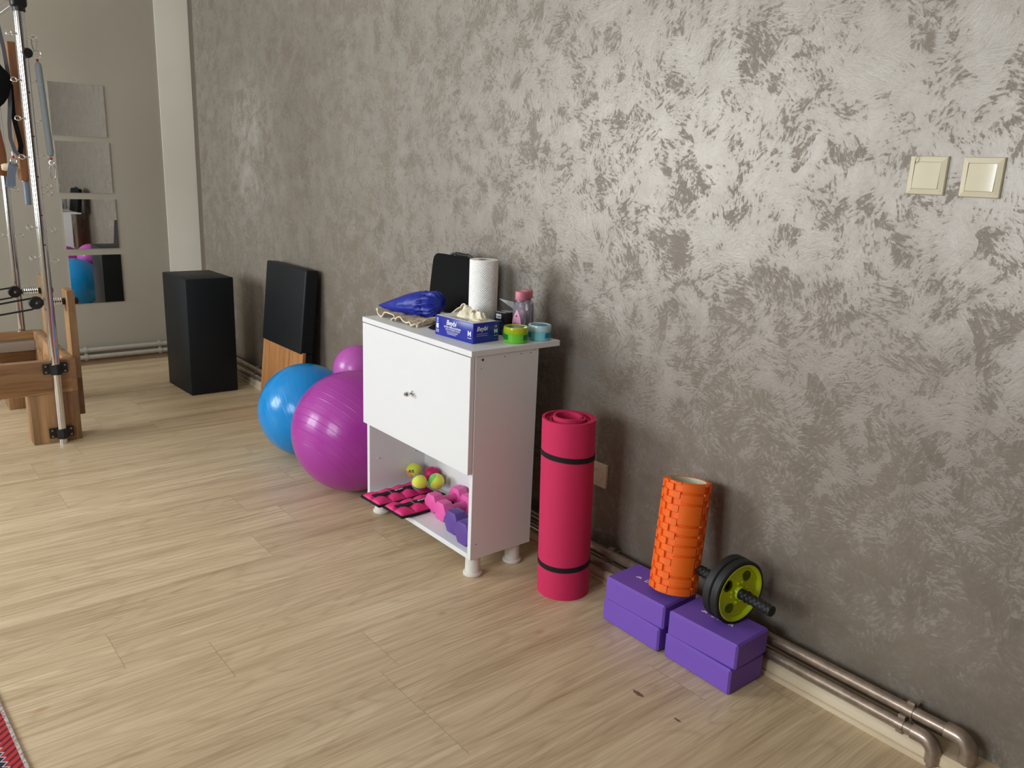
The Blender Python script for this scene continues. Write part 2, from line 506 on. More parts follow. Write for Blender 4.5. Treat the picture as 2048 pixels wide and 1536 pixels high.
# ---------------------------------------------------------------- mesh building
class MB:
    def __init__(s):
        s.b = bmesh.new()

    def _new(s, before):
        return [v for v in s.b.verts if v.index == -1 or v.index >= before]

    def box(s, lo, hi, bev=0.0, seg=2, M=None):
        lo, hi = Vector(lo), Vector(hi)
        t = bmesh.new()
        bmesh.ops.create_cube(t, size=1)
        bmesh.ops.transform(t, matrix=Matrix.Translation((lo + hi) / 2) @ Matrix.Diagonal((*(hi - lo), 1)), verts=t.verts)
        if bev > 0:
            bmesh.ops.bevel(t, geom=list(t.edges), offset=bev, segments=seg, affect='EDGES', profile=0.5)
        s.merge(t, M)
        return s

    def merge(s, t, M=None):
        if M is not None:
            bmesh.ops.transform(t, matrix=M, verts=t.verts)
        m = bpy.data.meshes.new('tmp')
        t.to_mesh(m)
        t.free()
        s.b.from_mesh(m)
        bpy.data.meshes.remove(m)
        return s

    def mesh(s, m, M=None):
        t = bmesh.new()
        t.from_mesh(m)
        return s.merge(t, M)

    def cyl(s, p0, p1, r0, r1=None, n=24, bev=0.0):
        p0, p1 = Vector(p0), Vector(p1)
        r1 = r0 if r1 is None else r1
        t = bmesh.new()
        L = (p1 - p0).length
        bmesh.ops.create_cone(t, cap_ends=True, segments=n, radius1=r0, radius2=r1, depth=L)
        if bev > 0:
            ed = [e for e in t.edges if len(e.link_faces) == 2 and any(len(f.verts) > 4 for f in e.link_faces)]
            bmesh.ops.bevel(t, geom=ed, offset=bev, segments=2, affect='EDGES', profile=0.5)
        q = Vector((0, 0, 1)).rotation_difference((p1 - p0).normalized())
        return s.merge(t, Matrix.Translation((p0 + p1) / 2) @ q.to_matrix().to_4x4())

    def sphere(s, c, r, seg=32, ring=16, sc=(1, 1, 1)):
        t = bmesh.new()
        bmesh.ops.create_uvsphere(t, u_segments=seg, v_segments=ring, radius=r)
        return s.merge(t, Matrix.Translation(c) @ Matrix.Diagonal((*sc, 1)))

    def lathe(s, prof, n=48, M=None, closed=False):
        """prof: (r, z) list, turned about z"""
        t = bmesh.new()
        rings = []
        for r, z in prof:
            if r < 1e-6:
                rings.append([t.verts.new((0, 0, z))])
            else:
                rings.append([t.verts.new((r * math.cos(2 * PI * i / n), r * math.sin(2 * PI * i / n), z)) for i in range(n)])
        pairs = list(zip(rings[:-1], rings[1:]))
        if closed:
            pairs.append((rings[-1], rings[0]))
        for a, b in pairs:
            for i in range(n):
                j = (i + 1) % n
                if len(a) == 1 and len(b) == 1:
                    continue
                if len(a) == 1:
                    t.faces.new((a[0], b[i], b[j]))
                elif len(b) == 1:
                    t.faces.new((a[i], a[j], b[0]))
                else:
                    t.faces.new((a[i], a[j], b[j], b[i]))
        bmesh.ops.recalc_face_normals(t, faces=t.faces)
        return s.merge(t, M)

    def tube(s, pts, r, n=10, closed=False, flat=None, up=Vector((0, 0, 1))):
        """swept round tube (or flat strap when flat=(width, thickness))"""
        pts = [Vector(p) for p in pts]
        t = bmesh.new()
        rings = []
        N = len(pts)
        prev = None
        for i, p in enumerate(pts):
            a = pts[i - 1] if (i > 0 or closed) else pts[i]
            b = pts[(i + 1) % N] if (i < N - 1 or closed) else pts[i]
            d = (b - a).normalized()
            if prev is None:
                u = d.cross(up)
                if u.length < 1e-3:
                    u = d.cross(Vector((1, 0, 0)))
                u.normalize()
            else:
                u = (prev - d * prev.dot(d)).normalized()
            prev = u
            v = d.cross(u)
            rr = r[i] if isinstance(r, (list, tuple)) else r
            if flat:
                w, h = flat[0] / 2, flat[1] / 2
                rings.append([t.verts.new(p + u * x + v * y) for x, y in ((w, h), (-w, h), (-w, -h), (w, -h))])
            else:
                rings.append([t.verts.new(p + u * rr * math.cos(2 * PI * k / n) + v * rr * math.sin(2 * PI * k / n)) for k in range(n)])
        m = len(rings[0])
        rng = range(N) if closed else range(N - 1)
        for i in rng:
            a, b = rings[i], rings[(i + 1) % N]
            for k in range(m):
                l = (k + 1) % m
                t.faces.new((a[k], a[l], b[l], b[k]))
        if not closed:
            t.faces.new(rings[0])
            t.faces.new(rings[-1])
        bmesh.ops.recalc_face_normals(t, faces=t.faces)
        return s.merge(t)

    def prism(s, poly, h0, h1, axis='Z', bev=0.0, M=None):
        """extrude a 2D polygon. axis is the extrusion axis; poly given in the other two (cyclic)"""
        t = bmesh.new()

        def P(a, b, c):
            return {'Z': (a, b, c), 'X': (c, a, b), 'Y': (b, c, a)}[axis]
        lo = [t.verts.new(P(a, b, h0)) for a, b in poly]
        hi = [t.verts.new(P(a, b, h1)) for a, b in poly]
        t.faces.new(lo)
        t.faces.new(hi)
        for i in range(len(poly)):
            j = (i + 1) % len(poly)
            t.faces.new((lo[i], lo[j], hi[j], hi[i]))
        bmesh.ops.recalc_face_normals(t, faces=t.faces)
        if bev > 0:
            bmesh.ops.bevel(t, geom=list(t.edges), offset=bev, segments=2, affect='EDGES', profile=0.5)
        return s.merge(t, M)

    def grid(s, f, nu, nv, M=None, closeu=False):
        """surface from f(u, v) in 0..1"""
        t = bmesh.new()
        vs = [[t.verts.new(f(i / nu, j / nv)) for j in range(nv + 1)] for i in range(nu + (0 if closeu else 1))]
        for i in range(nu):
            a, b = vs[i], vs[(i + 1) % len(vs)]
            for j in range(nv):
                t.faces.new((a[j], b[j], b[j + 1], a[j + 1]))
        bmesh.ops.recalc_face_normals(t, faces=t.faces)
        return s.merge(t, M)

    def build(s, name, mat, parent=None, smooth=True, local=False, solid=0.0, sub=0):
        me = bpy.data.meshes.new(name)
        s.b.to_mesh(me)
        s.b.free()
        o = bpy.data.objects.new(name, me)
        COL.objects.link(o)
        me.materials.append(mat)
        if smooth:
            me.polygons.foreach_set('use_smooth', [True] * len(me.polygons))
            try:
                me.set_sharp_from_angle(angle=R(34))
            except Exception:
                pass
        if parent is not None:
            if not local:
                me.transform(world_of(parent).inverted())
            o.parent = parent
        if solid:
            md = o.modifiers.new('thickness', 'SOLIDIFY')
            md.thickness = solid
            md.offset = 0
        if sub:
            md = o.modifiers.new('smooth', 'SUBSURF')
            md.levels = md.render_levels = sub
        return o


def world_of(o):
    m = o.matrix_basis.copy()
    while o.parent is not None:
        o = o.parent
        m = o.matrix_basis @ m
    return m


def thing(name, label, cat, loc=(0, 0, 0), rot=(0, 0, 0), group=None):
    o = bpy.data.objects.new(name, None)
    o.empty_display_size = 0.05
    o.location = loc
    o.rotation_euler = rot
    COL.objects.link(o)
    return tag(o, label, cat, group)


def tag(o, label=None, cat=None, group=None, kind=None):
    if label:
        o['label'] = label
    if cat:
        o['category'] = cat
    if group:
        o['group'] = group
    if kind:
        o['kind'] = kind
    return o


def struct(o, label=None):
    o['kind'] = 'structure'
    if label:
        o['label'] = label
    return o


def dup(root, loc, rot=None, label=None):
    def rec(o, parent):
        c = o.copy()
        COL.objects.link(c)
        c.parent = parent
        for ch in [k for k in bpy.data.objects if k.parent == o]:
            rec(ch, c)
        return c
    r = rec(root, None)
    r.location = loc
    if rot is not None:
        r.rotation_euler = rot
    if label:
        r['label'] = label
    return r


def frame(origin, right, up):
    """matrix with text axes: right, up, normal"""
    r, u = Vector(right).normalized(), Vector(up).normalized()
    n = r.cross(u)
    m = Matrix((r, u, n)).transposed().to_4x4()
    m.translation = Vector(origin)
    return m


def text_mesh(txt, size, extrude=0.0001, shear=0.0, bold=0.0, align='CENTER', spacing=1.0):
    cu = bpy.data.curves.new('lettering', 'FONT')
    cu.body = txt
    cu.size = size
    cu.extrude = extrude
    cu.shear = shear
    cu.offset = bold
    cu.align_x = align
    cu.align_y = 'CENTER'
    cu.space_character = spacing
    cu.resolution_u = 3
    o = bpy.data.objects.new('lettering', cu)
    COL.objects.link(o)
    dg = bpy.context.evaluated_depsgraph_get()
    me = bpy.data.meshes.new_from_object(o.evaluated_get(dg))
    bpy.data.objects.remove(o)
    bpy.data.curves.remove(cu)
    return me


# ================================================================ the room
b = MB()
b.box((XL - 0.3, YB - 0.2, -0.1), (XW + 0.2, YF + 0.2, 0.0))
struct(b.build('floor', M_FLOOR, smooth=False), 'light oak laminate floor with planks running to the plaster wall')
b = MB()
b.box((XL - 0.3, YB - 0.2, ZC), (XW + 0.2, YF + 0.2, ZC + 0.1))
struct(b.build('ceiling', M_CEIL, smooth=False), 'plain white ceiling')
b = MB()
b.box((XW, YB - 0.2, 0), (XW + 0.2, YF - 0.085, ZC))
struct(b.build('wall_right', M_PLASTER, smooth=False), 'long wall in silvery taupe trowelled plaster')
b = MB()
b.box((XW + 0.001, YF - 0.085, 0), (XW + 0.2, YF + 0.2, ZC))
struct(b.build('trim_1', M_TAUPE, smooth=False), 'narrow plain taupe band where the plaster wall meets the corner')
b = MB()
b.box((XL - 0.3, YF, 0), (XW, YF + 0.2, ZC))
struct(b.build('wall_far', M_GREYWALL, smooth=False), 'grey-beige painted end wall with the mirrors')
b = MB()
b.box((1.725, YF - 0.006, 0.14), (XW - 0.0005, YF - 0.0002, ZC - 0.001))
struct(b.build('trim_2', M_WHITEWALL, smooth=False), 'bright off-white painted strip in the far corner')
b = MB()
b.box((XL - 0.3, YB - 0.2, 0), (XW, YB, ZC))
struct(b.build('wall_back', M_DIMWALL, smooth=False), 'unseen wall behind the viewer, darkened to cut the fill light')
# window wall with two openings
b = MB()
ys = [YB]
for (y0, y1, z0, z1) in WINS:
    b.box((XL - 0.3, y0, 0), (XL, y1, z0))
    b.box((XL - 0.3, y0, z1), (XL, y1, ZC))
    b.box((XL - 0.3, ys[-1], 0), (XL, y0, ZC))
    ys.append(y1)
b.box((XL - 0.3, ys[-1], 0), (XL, YF, ZC))
struct(b.build('wall_left', M_WHITEWALL, smooth=False), 'light wall with two windows')
for k, (y0, y1, z0, z1) in enumerate(WINS):
    b = MB()
    for (ya, yb, za, zb) in ((y0, y1, z0, z0 + 0.06), (y0, y1, z1 - 0.06, z1), (y0, y0 + 0.06, z0, z1), (y1 - 0.06, y1, z0, z1),
                             ((y0 + y1) / 2 - 0.04, (y0 + y1) / 2 + 0.04, z0, z1)):
        b.box((XL - 0.10, ya, za), (XL - 0.04, yb, zb), 0.004)
    struct(b.build('window_%d' % (k + 1), M_WHITE), 'white framed window')

# skirtings
b = MB()
b.prism([(z, x) for x, z in [(XW, 0), (1.855, 0), (1.855, 0.009), (1.859, 0.0115), (1.864, 0.0125), (1.8615, 0.015), (1.8625, 0.036), (1.870, 0.0425), (XW, 0.0425)]], YB, YF - 0.001, 'Y')
struct(b.build('baseboard_right', M_SKIRT, smooth=False), 'worn cream wooden skirting under the pipes')
b = MB()
b.prism([(YF, 0), (YF - 0.022, 0), (YF - 0.022, 0.012), (YF - 0.018, 0.030), (YF, 0.032)], XL, 1.85, 'X')
struct(b.build('baseboard_far', M_SKIRTFAR, smooth=False), 'tan skirting along the end wall')


# ================================================================ heating pipes
def arc(c, r, a0, a1, e1, e2, n=8):
    c, e1, e2 = Vector(c), Vector(e1), Vector(e2)
    return [c + (e1 * math.cos(a0 + (a1 - a0) * i / n) + e2 * math.sin(a0 + (a1 - a0) * i / n)) * r for i in range(n + 1)]


def clamp_parts(t, p, rr, axis, mat, wall):
    """bracket round a pipe at p; axis along the pipe, wall = wall face coordinate on the other axis"""
    x, y, z = p
    b = MB()
    if axis == 'Y':
        b.tube([(x, y - 0.009, z), (x, y + 0.009, z)], rr + 0.0022, 20)
        b.box((x - 0.006, y - 0.009, z + rr), (x + 0.008, y + 0.009, z + rr + 0.011), 0.001)
        b.box((x - 0.006, y - 0.009, z - rr - 0.007), (x + 0.008, y + 0.009, z - rr), 0.001)
        b.cyl((x, y, z), (wall - 0.0005, y, z), 0.004, n=10)
    else:
        b.tube([(x - 0.009, y, z), (x + 0.009, y, z)], rr + 0.0022, 20)
        b.box((x - 0.009, y - 0.006, z + rr), (x + 0.009, y + 0.006, z + rr + 0.008), 0.001)
        b.box((x - 0.009, y - 0.006, z - rr - 0.005), (x + 0.009, y + 0.006, z - rr), 0.001)
        b.cyl((x, y, z), (x, wall - 0.0005, z), 0.004, n=10)
    b.build('pipe_clamp', mat, t)


def side_pipe(x, z, yfar, yend, label, rr, clamps):
    t = thing('heating_pipe', label, 'pipe', (x, yend, z), group='heating pipes along the plaster wall')
    b = MB()
    b.tube([(x, yend + 0.03, z), (x, 2.0, z), (x, 4.0, z), (x, yfar, z)], rr, 20)
    b.build('pipe_run', M_PIPE, t)
    # elbow turning down into the floor, with a collar at each mouth
    b = MB()
    er = rr + 0.0050
    q = 0.034
    pts = arc((x, yend + q, z - q), q, 0, PI / 2, (0, 0, 1), (0, -1, 0), 12)
    b.tube([(x, yend + 0.057, z), (x, yend + 0.056, z)] + pts + [(x, yend, z - 0.053), (x, yend, z - 0.054)], [er - 0.001, er] + [er] * 13 + [er, er - 0.001], 24)
    b.build('elbow', M_PIPE, t)
    b = MB()
    b.tube([(x, yend, z - 0.045), (x, yend, 0.0005)], rr + 0.0028, 20)
    b.build('pipe_drop', M_PIPE, t)
    for yc in clamps:
        clamp_parts(t, (x, yc, z), rr, 'Y', M_PIPE, XW)
    return t


def end_pipe(y, z, x1, label, rr):
    t = thing('heating_pipe', label, 'pipe', (x1, y, z), group='heating pipes along the end wall')
    b = MB()
    b.tube([(x1, y, z), (1.0, y, z), (0.0, y, z), (XL + 0.01, y, z)], rr, 20)
    b.build('pipe_run', M_PIPEGREY, t)
    for xc in (1.611, 1.151, 0.2):
        clamp_parts(t, (xc, y, z), rr, 'X', M_PIPEGREY, YF)
    return t


side_pipe(1.887, 0.098, 5.72, 0.562, 'upper of the two taupe heating pipes above the skirting of the plaster wall', 0.0150, (0.703, 1.721, 2.75, 4.728))
side_pipe(1.870, 0.0622, 5.71, 0.628, 'lower of the two taupe heating pipes, lying just above the cream skirting', 0.0148, (0.713, 1.735, 4.74))
end_pipe(5.752, 0.100, 1.865, 'upper of the two grey-painted heating pipes on the end wall below the mirrors', 0.0150)
end_pipe(5.745, 0.056, 1.852, 'lower of the two grey-painted heating pipes on the end wall below the mirrors', 0.0148)


# ================================================================ switches and socket
def rounded_plate(b, y, z, hw, x0, x1, bev):
    b.box((x0, y - hw, z - hw), (x1, y + hw, z + hw), bev, 3)


def light_switch(y, z, label):
    t = thing('light_switch', label, 'light switch', (XW, y, z), group='light switches on the plaster wall')
    b = MB()
    hw = 0.0425
    # sloping frame around the rocker
    o = [(-hw, -hw), (hw, -hw), (hw, hw), (-hw, hw)]
    i = [(c * 0.70, d * 0.70) for c, d in o]
    tb = bmesh.new()
    rings = []
    for pts, x in ((o, XW), (o, XW - 0.004), ([(c * 0.96, d * 0.96) for c, d in o], XW - 0.0075), (i, XW - 0.011), (i, XW - 0.006)):
        rings.append([tb.verts.new((x, y + c, z + d)) for c, d in pts])
    for a, c in zip(rings[:-1], rings[1:]):
        for k in range(4):
            l = (k + 1) % 4
            tb.faces.new((a[k], a[l], c[l], c[k]))
    tb.faces.new(rings[-1])
    bmesh.ops.recalc_face_normals(tb, faces=tb.faces)
    b.merge(tb)
    b.build('frame', M_SWITCH, t, smooth=False)
    # gently curved rocker
    b = MB()
    h = 0.0288

    def f(u, v):
        yy = y + (u * 2 - 1) * h
        zz = z + (v * 2 - 1) * h
        return (XW - 0.0095 - 0.0026 * (1 - v) ** 1.5 * 1.0 - 0.0008 * math.sin(PI * u), yy, zz)
    b.grid(f, 10, 14)
    b.box((XW - 0.0094, y - h, z - h), (XW - 0.005, y + h, z + h))
    b.build('rocker', M_SWITCH, t)
    return t


s1 = light_switch(0.893, 1.3635, 'ivory light switch nearer the cabinet, with a small pencil squiggle on its frame')
b = MB()
ly, lz = 0.918, 1.3975
pts = [(XW - 0.0112, ly + 0.004 * math.cos(a) - 0.003 * math.sin(a) * 0.5, lz + 0.0085 * math.sin(a)) for a in [2 * PI * k / 20 for k in range(20)]]
b.tube(pts, 0.00035, 6, closed=True)
b.build('pencil_mark', M_TAUPE, s1)
light_switch(0.776, 1.3625, 'ivory light switch farther from the cabinet, the rightmost fitting on the plaster wall')

t = thing('power_socket', 'ivory wall socket half hidden behind the rolled pink mat', 'power socket', (XW, 1.85, 0.338))
b = MB()
b.box((XW - 0.010, 1.85 - 0.042, 0.338 - 0.042), (XW + 0.002, 1.85 + 0.042, 0.338 + 0.042), 0.003, 3)
b.build('frame', M_SWITCH, t)
b = MB()
b.lathe([(0.0265, 0), (0.0265, 0.012), (0.022, 0.013), (0.0205, 0.0115), (0.0200, 0.0015), (0, 0.001)], 40,
        Matrix.Translation((XW - 0.0005, 1.85, 0.338)) @ Matrix.Rotation(-PI / 2, 4, 'Y'))
soc = b.build('socket_well', M_SWITCH, t)
for dy in (-0.0095, 0.0095):
    b = MB()
    b.cyl((XW - 0.003, 1.85 + dy, 0.338), (XW - 0.0012, 1.85 + dy, 0.338), 0.0026, n=14)
    b.build('contact_hole', M_DARKHOLE, soc)

# ================================================================ mirrors
mir_lab = ['square frameless mirror, highest of the four on the end wall', 'square frameless mirror, second from the top on the end wall',
           'square frameless mirror, third from the top on the end wall', 'square frameless mirror, lowest of the four, nearest the skirting']
mir = None
for k, (xc, zc, tilt) in enumerate(((1.238, 1.594, 0.0), (1.246, 1.253, 0.0), (1.256, 0.906, 0.0), (1.262, 0.557, 0.0))):
    if mir is None:
        b = MB()
        b.box((-0.154, -0.004, -0.154), (0.154, 0, 0.154))
        mir = b.build('wall_mirror', M_MIRROR, smooth=False)
        o = mir
    else:
        o = mir.copy()
        COL.objects.link(o)
    o.location = (xc, YF - 0.001, zc)
    tag(o, mir_lab[k], 'mirror', 'square mirrors in a column on the end wall')

# ================================================================ rug
b = MB()
b.box((-1.75, -1.2, 0.0), (0.0, 2.9, 0.007), 0.003, 2)
o = b.build('rug', M_RUG)
o.location = (0.270, 0, 0)
o.rotation_euler = (0, 0, R(2.8))
tag(o, 'red patterned woven rug with pale bound edge on the floor', 'rug')

# ================================================================ black foam box
b = MB()
b.prism([(1.476, 4.697), (1.748, 4.692), (1.742, 5.066), (1.461, 5.066)], 0.0, 0.678, 'Z', 0.006)
tag(b.build('padded_box', M_BLACKVINYL), 'tall black upholstered sitting box standing on the floor by the far corner', 'padded box')

# ================================================================ leaning padded board
ang = math.atan2(0.080, 0.80)
t = thing('padded_board', 'wooden board with a black padded upper part leaning on the plaster wall', 'padded board', (1.772, 4.17, 0.0), (0, ang, 0))
b = MB()
b.box((0.0, -0.255, 0.0), (0.018, 0.255, 0.372), 0.0015)
b.box((0.002, -0.235, 0.360), (0.016, 0.235, 0.785), 0.001)
b.build('board', M_OAKBOARD, t, local=True, smooth=False)
b = MB()
b.box((-0.012, -0.2475, 0.364), (0.062, 0.252, 0.806), 0.010, 4)
b.build('pad', M_BLACKVINYL, t, local=True)
b = MB()
b.box((0.0185, -0.2465, 0.012), (0.060, 0.240, 0.363), 0.005, 2)
b.build('back_cushion', M_BLACKVINYL, t, local=True)

# ================================================================ exercise balls
M_PBALL = m_ribs('magenta_purple_vinyl', (172, 56, 160), 0.32, (-0.70, -0.10, -0.55), 28, 0.42, 0.004)
M_BBALL = m_ribs('bright_blue_vinyl', (0, 138, 212), 0.26, (0.72, -0.55, 0.42), 26, 0.16, 0.003)
M_SBALL = plain('soft_purple_vinyl', (184, 82, 172), 0.34, var=0.04, vscale=6, coat=0.2)


def ball(name, c, r, mat, label, sy=1.0):
    b = MB()
    b.sphere((0, 0, 0), r, 96, 48)
    t = b.build(name, mat)
    t.location = c
    tag(t, label, 'exercise ball')
    return t


ball('exercise_ball', (1.577, 2.944, 0.2535), 0.2535, M_PBALL, 'large purple exercise ball with ribs, on the floor against the white cabinet')
ball('exercise_ball', (1.599, 3.443, 0.2168), 0.2168, M_BBALL, 'blue exercise ball on the floor behind the large purple one')
sb = ball('exercise_ball', (1.772, 3.262, 0.4315), 0.110, M_SBALL, 'small plain purple ball resting on the blue ball behind the cabinet')
b = MB()
pv = Vector((-0.75, -0.62, -0.02)).normalized()
b.cyl(Vector((0, 0, 0)) + pv * 0.107, pv * 0.112, 0.0035, n=14)
b.build('valve', M_PRINTW, sb, local=True)

# ================================================================ cabinet
cab = thing('cabinet', 'white melamine cabinet on round legs with one flap door and an open shelf', 'cabinet', (1.63, 2.34, 0.0))
Y0, Y1, XF, XB, ZB, ZT = 1.997, 2.687, 1.500, 1.760, 0.071, 0.771
b = MB()
b.box((XF, Y0, ZB), (XB, Y0 + 0.018, ZT), 0.0008, 1)
sp = b.build('side_panel', M_WHITE, cab, smooth=False)
for (hx, hz, hr) in ((1.527, 0.757, 0.0042), (1.615, 0.759, 0.0018), (1.684, 0.760, 0.0018), (1.725, 0.760, 0.0018), (1.742, 0.768, 0.0012),
                     (1.523, 0.728, 0.0015), (1.522, 0.125, 0.0018), (1.735, 0.41, 0.0012)):
    b = MB()
    b.cyl((hx, Y0 - 0.0004, hz), (hx, Y0 + 0.002, hz), hr, n=16)
    b.build('screw_cap' if hr > 0.003 else 'screw_hole', M_BROWNCAP if hr > 0.003 else M_DARKHOLE, sp)
b = MB()
b.box((XF, Y1 - 0.018, ZB), (XB, Y1, ZT), 0.0008, 1)
b.build('side_panel', M_WHITE, cab, smooth=False)
b = MB()
b.box((XF, Y0 + 0.018, ZB), (XB, Y1 - 0.018, ZB + 0.018), 0.0008, 1)
b.build('bottom_shelf', M_WHITE, cab, smooth=False)
b = MB()
b.box((XF + 0.02, Y0 + 0.018, 0.400), (XB - 0.005, Y1 - 0.018, 0.418), 0.0008, 1)
b.build('inner_shelf', M_WHITE, cab, smooth=False)
b = MB()
b.box((XB - 0.004, Y0 + 0.018, ZB + 0.018), (XB, Y1 - 0.018, ZT), 0)
b.build('back_panel', M_WHITE, cab, smooth=False)
b = MB()
b.box((1.480, Y0 - 0.004, ZT), (1.850, Y1 - 0.004, ZT + 0.0185), 0.0008, 1)
b.build('top', M_WHITE, cab, smooth=False)
b = MB()
b.box((1.480, Y0 + 0.001, 0.378), (1.4975, Y1 - 0.006, 0.7675), 0.0008, 1)
door = b.build('door', M_WHITE, cab, smooth=False)
b = MB()
b.lathe([(0, 0), (0.0095, 0), (0.0095, 0.002), (0.005, 0.005), (0.0035, 0.009), (0.0045, 0.012), (0.0085, 0.017), (0.0095, 0.022), (0.008, 0.027),
         (0.0065, 0.029), (0.0055, 0.033), (0, 0.034)], 32, Matrix.Translation((1.480, 2.330, 0.576)) @ Matrix.Rotation(-PI / 2, 4, 'Y'))
b.build('knob', M_CHROME, door)
for (px, py) in ((1.536, Y1 - 0.018), (1.706, Y1 - 0.018)):
    b = MB()
    b.cyl((px, py + 0.002, 0.224), (px, py - 0.007, 0.224), 0.0030, n=14, bev=0.0006)
    b.build('shelf_pin', M_WHITEPL, cab)
for (fx, fy) in ((1.535, 2.028), (1.709, 2.030), (1.545, 2.655), (1.709, 2.655)):
    b = MB()
    b.lathe([(0, 0), (0.030, 0), (0.033, 0.003), (0.033, 0.010), (0.0305, 0.013), (0.0275, 0.013), (0.0265, 0.016), (0.0255, ZB), (0, ZB)], 40,
            Matrix.Translation((fx, fy, 0)))
    b.build('leg', M_WHITEPL, cab)
ZTOP = ZT + 0.0185      # 0.7895

# ================================================================ things on the cabinet
# --- glove box
g = thing('glove_box', 'blue and white open carton of latex gloves at the cabinet front edge', 'glove box', (1.598, 2.185, ZTOP), (0, 0, R(3.1)))
GX, GY, GH = 0.055, 0.1015, 0.066
b = MB()
b.box((-GX, -GY, 0), (GX, GY, GH), 0.0015, 2)
b.build('carton', M_BOXBLUE, g, local=True)
b = MB()
b.box((-GX + 0.004, -GY + 0.006, GH - 0.0002), (GX - 0.006, GY - 0.004, GH + 0.0012), 0.0004, 1)
b.build('top_panel', M_BOXWHITE, g, local=True, smooth=False)


def fr_left(y, z):      # on the long face towards the room
    return frame((-GX - 0.0001, y, z), (0, -1, 0), (0, 0, 1))


def fr_end(x, z):
    return frame((x, -GY - 0.0001, z), (1, 0, 0), (0, 0, 1))


b = MB()
b.mesh(text_mesh('Beybi', 0.024, shear=0.25, bold=0.0005), fr_left(0.014, 0.049))
b.mesh(text_mesh('LATEX PUDRALI ELDİVEN', 0.0078, bold=0.00022), fr_left(0.008, 0.0345))
b.mesh(text_mesh('LATEX POWDERED GLOVES', 0.0062, bold=0.0001), fr_left(0.006, 0.027))
for k, z in enumerate((0.021, 0.0165, 0.012)):
    b.box((-GX - 0.0003, -0.025 + k * 0.006, z - 0.0006), (-GX, 0.040 - k * 0.003, z + 0.0005))
b.build('front_lettering', M_PRINTW, g, local=True, smooth=False)
b = MB()
b.mesh(text_mesh('M', 0.024, bold=0.0006), fr_left(-0.082, 0.030))
b.box((-GX - 0.0003, -0.093, 0.0155), (-GX, -0.073, 0.0172))
b.build('size_lettering', M_PRINTW, g, local=True, smooth=False)
b = MB()
b.mesh(text_mesh('CE', 0.013, bold=0.0002), fr_left(0.088, 0.014))
b.box((-GX - 0.0003, 0.082, 0.024), (-GX, 0.094, 0.040))
b.box((-GX - 0.0003, 0.083, 0.044), (-GX, 0.093, 0.047))
b.box((-GX - 0.0003, 0.083, 0.050), (-GX, 0.093, 0.052))
b.box((-GX - 0.0003, 0.083, 0.055), (-GX, 0.093, 0.058))
b.build('certification_print', M_PRINTW, g, local=True, smooth=False)
b = MB()
b.mesh(text_mesh('Beybi', 0.021, shear=0.25, bold=0.0004), fr_end(-0.018, 0.047))
b.box((-0.040, -GY - 0.0003, 0.030), (0.006, -GY, 0.0308))
b.box((-0.040, -GY - 0.0003, 0.024), (0.006, -GY, 0.0248))
b.build('end_lettering', M_PRINTW, g, local=True, smooth=False)
b = MB()
b.mesh(text_mesh('M', 0.020, bold=0.0005), fr_end(0.042, 0.034))
b.mesh(text_mesh('CE', 0.009, bold=0.0001), fr_end(0.041, 0.050))
b.box((0.033, -GY - 0.0003, 0.020), (0.050, -GY, 0.0212))
b.build('size_lettering', M_PRINTW, g, local=True, smooth=False)
b = MB()
b.mesh(text_mesh('LATEX PUDRALI ELDİVEN', 0.0085, bold=0.0002), frame((-0.034, 0.000, GH + 0.0013), (0, -1, 0), (1, 0, 0)))
b.mesh(text_mesh('LATEX POWDERED GLOVES', 0.0065), frame((-0.024, 0.000, GH + 0.0013), (0, -1, 0), (1, 0, 0)))
b.build('top_lettering', M_PRINTB, g, local=True, smooth=False)


def crumple(b, cx, cy, cz, rx, ry, h, seed, n=34, wr=1.0):
    """a crumpled sheet heaped up: folds and ridges that fall to the base at the rim"""
    def f(u, v):
        a = 2 * PI * u
        rr = v
        edge = 1 + 0.22 * noise.noise(Vector((math.cos(a) * 1.6, math.sin(a) * 1.6, seed)))
        x = math.cos(a) * rr * rx * edge
        y = math.sin(a) * rr * ry * edge
        k = (1 - rr ** 2.2)
        rid = 1 - abs(noise.noise(Vector((x * 42 * wr, y * 42 * wr, seed * 3.1)))) * 2.2
        rid2 = noise.noise(Vector((x * 95 * wr, y * 95 * wr, seed * 7.7)))
        z = h * (0.30 * k + 0.62 * k * max(0, rid) + 0.12 * rid2 * k)
        return (cx + x, cy + y, cz + max(z, 0.0004))
    b.grid(f, n * 2, n, closeu=True)


b = MB()
crumple(b, 0.014, 0.014, GH + 0.001, 0.034, 0.042, 0.042, 1.3)
crumple(b, 0.018, -0.040, GH + 0.001, 0.030, 0.036, 0.034, 5.9)
crumple(b, -0.008, -0.066, GH + 0.001, 0.016, 0.022, 0.010, 8.9)
b.build('gloves', M_LATEX, g, local=True)

# --- kitchen paper roll
tr = thing('paper_towel_roll', 'white roll of embossed kitchen paper standing on the cabinet', 'kitchen roll', (1.722, 2.262, ZTOP))


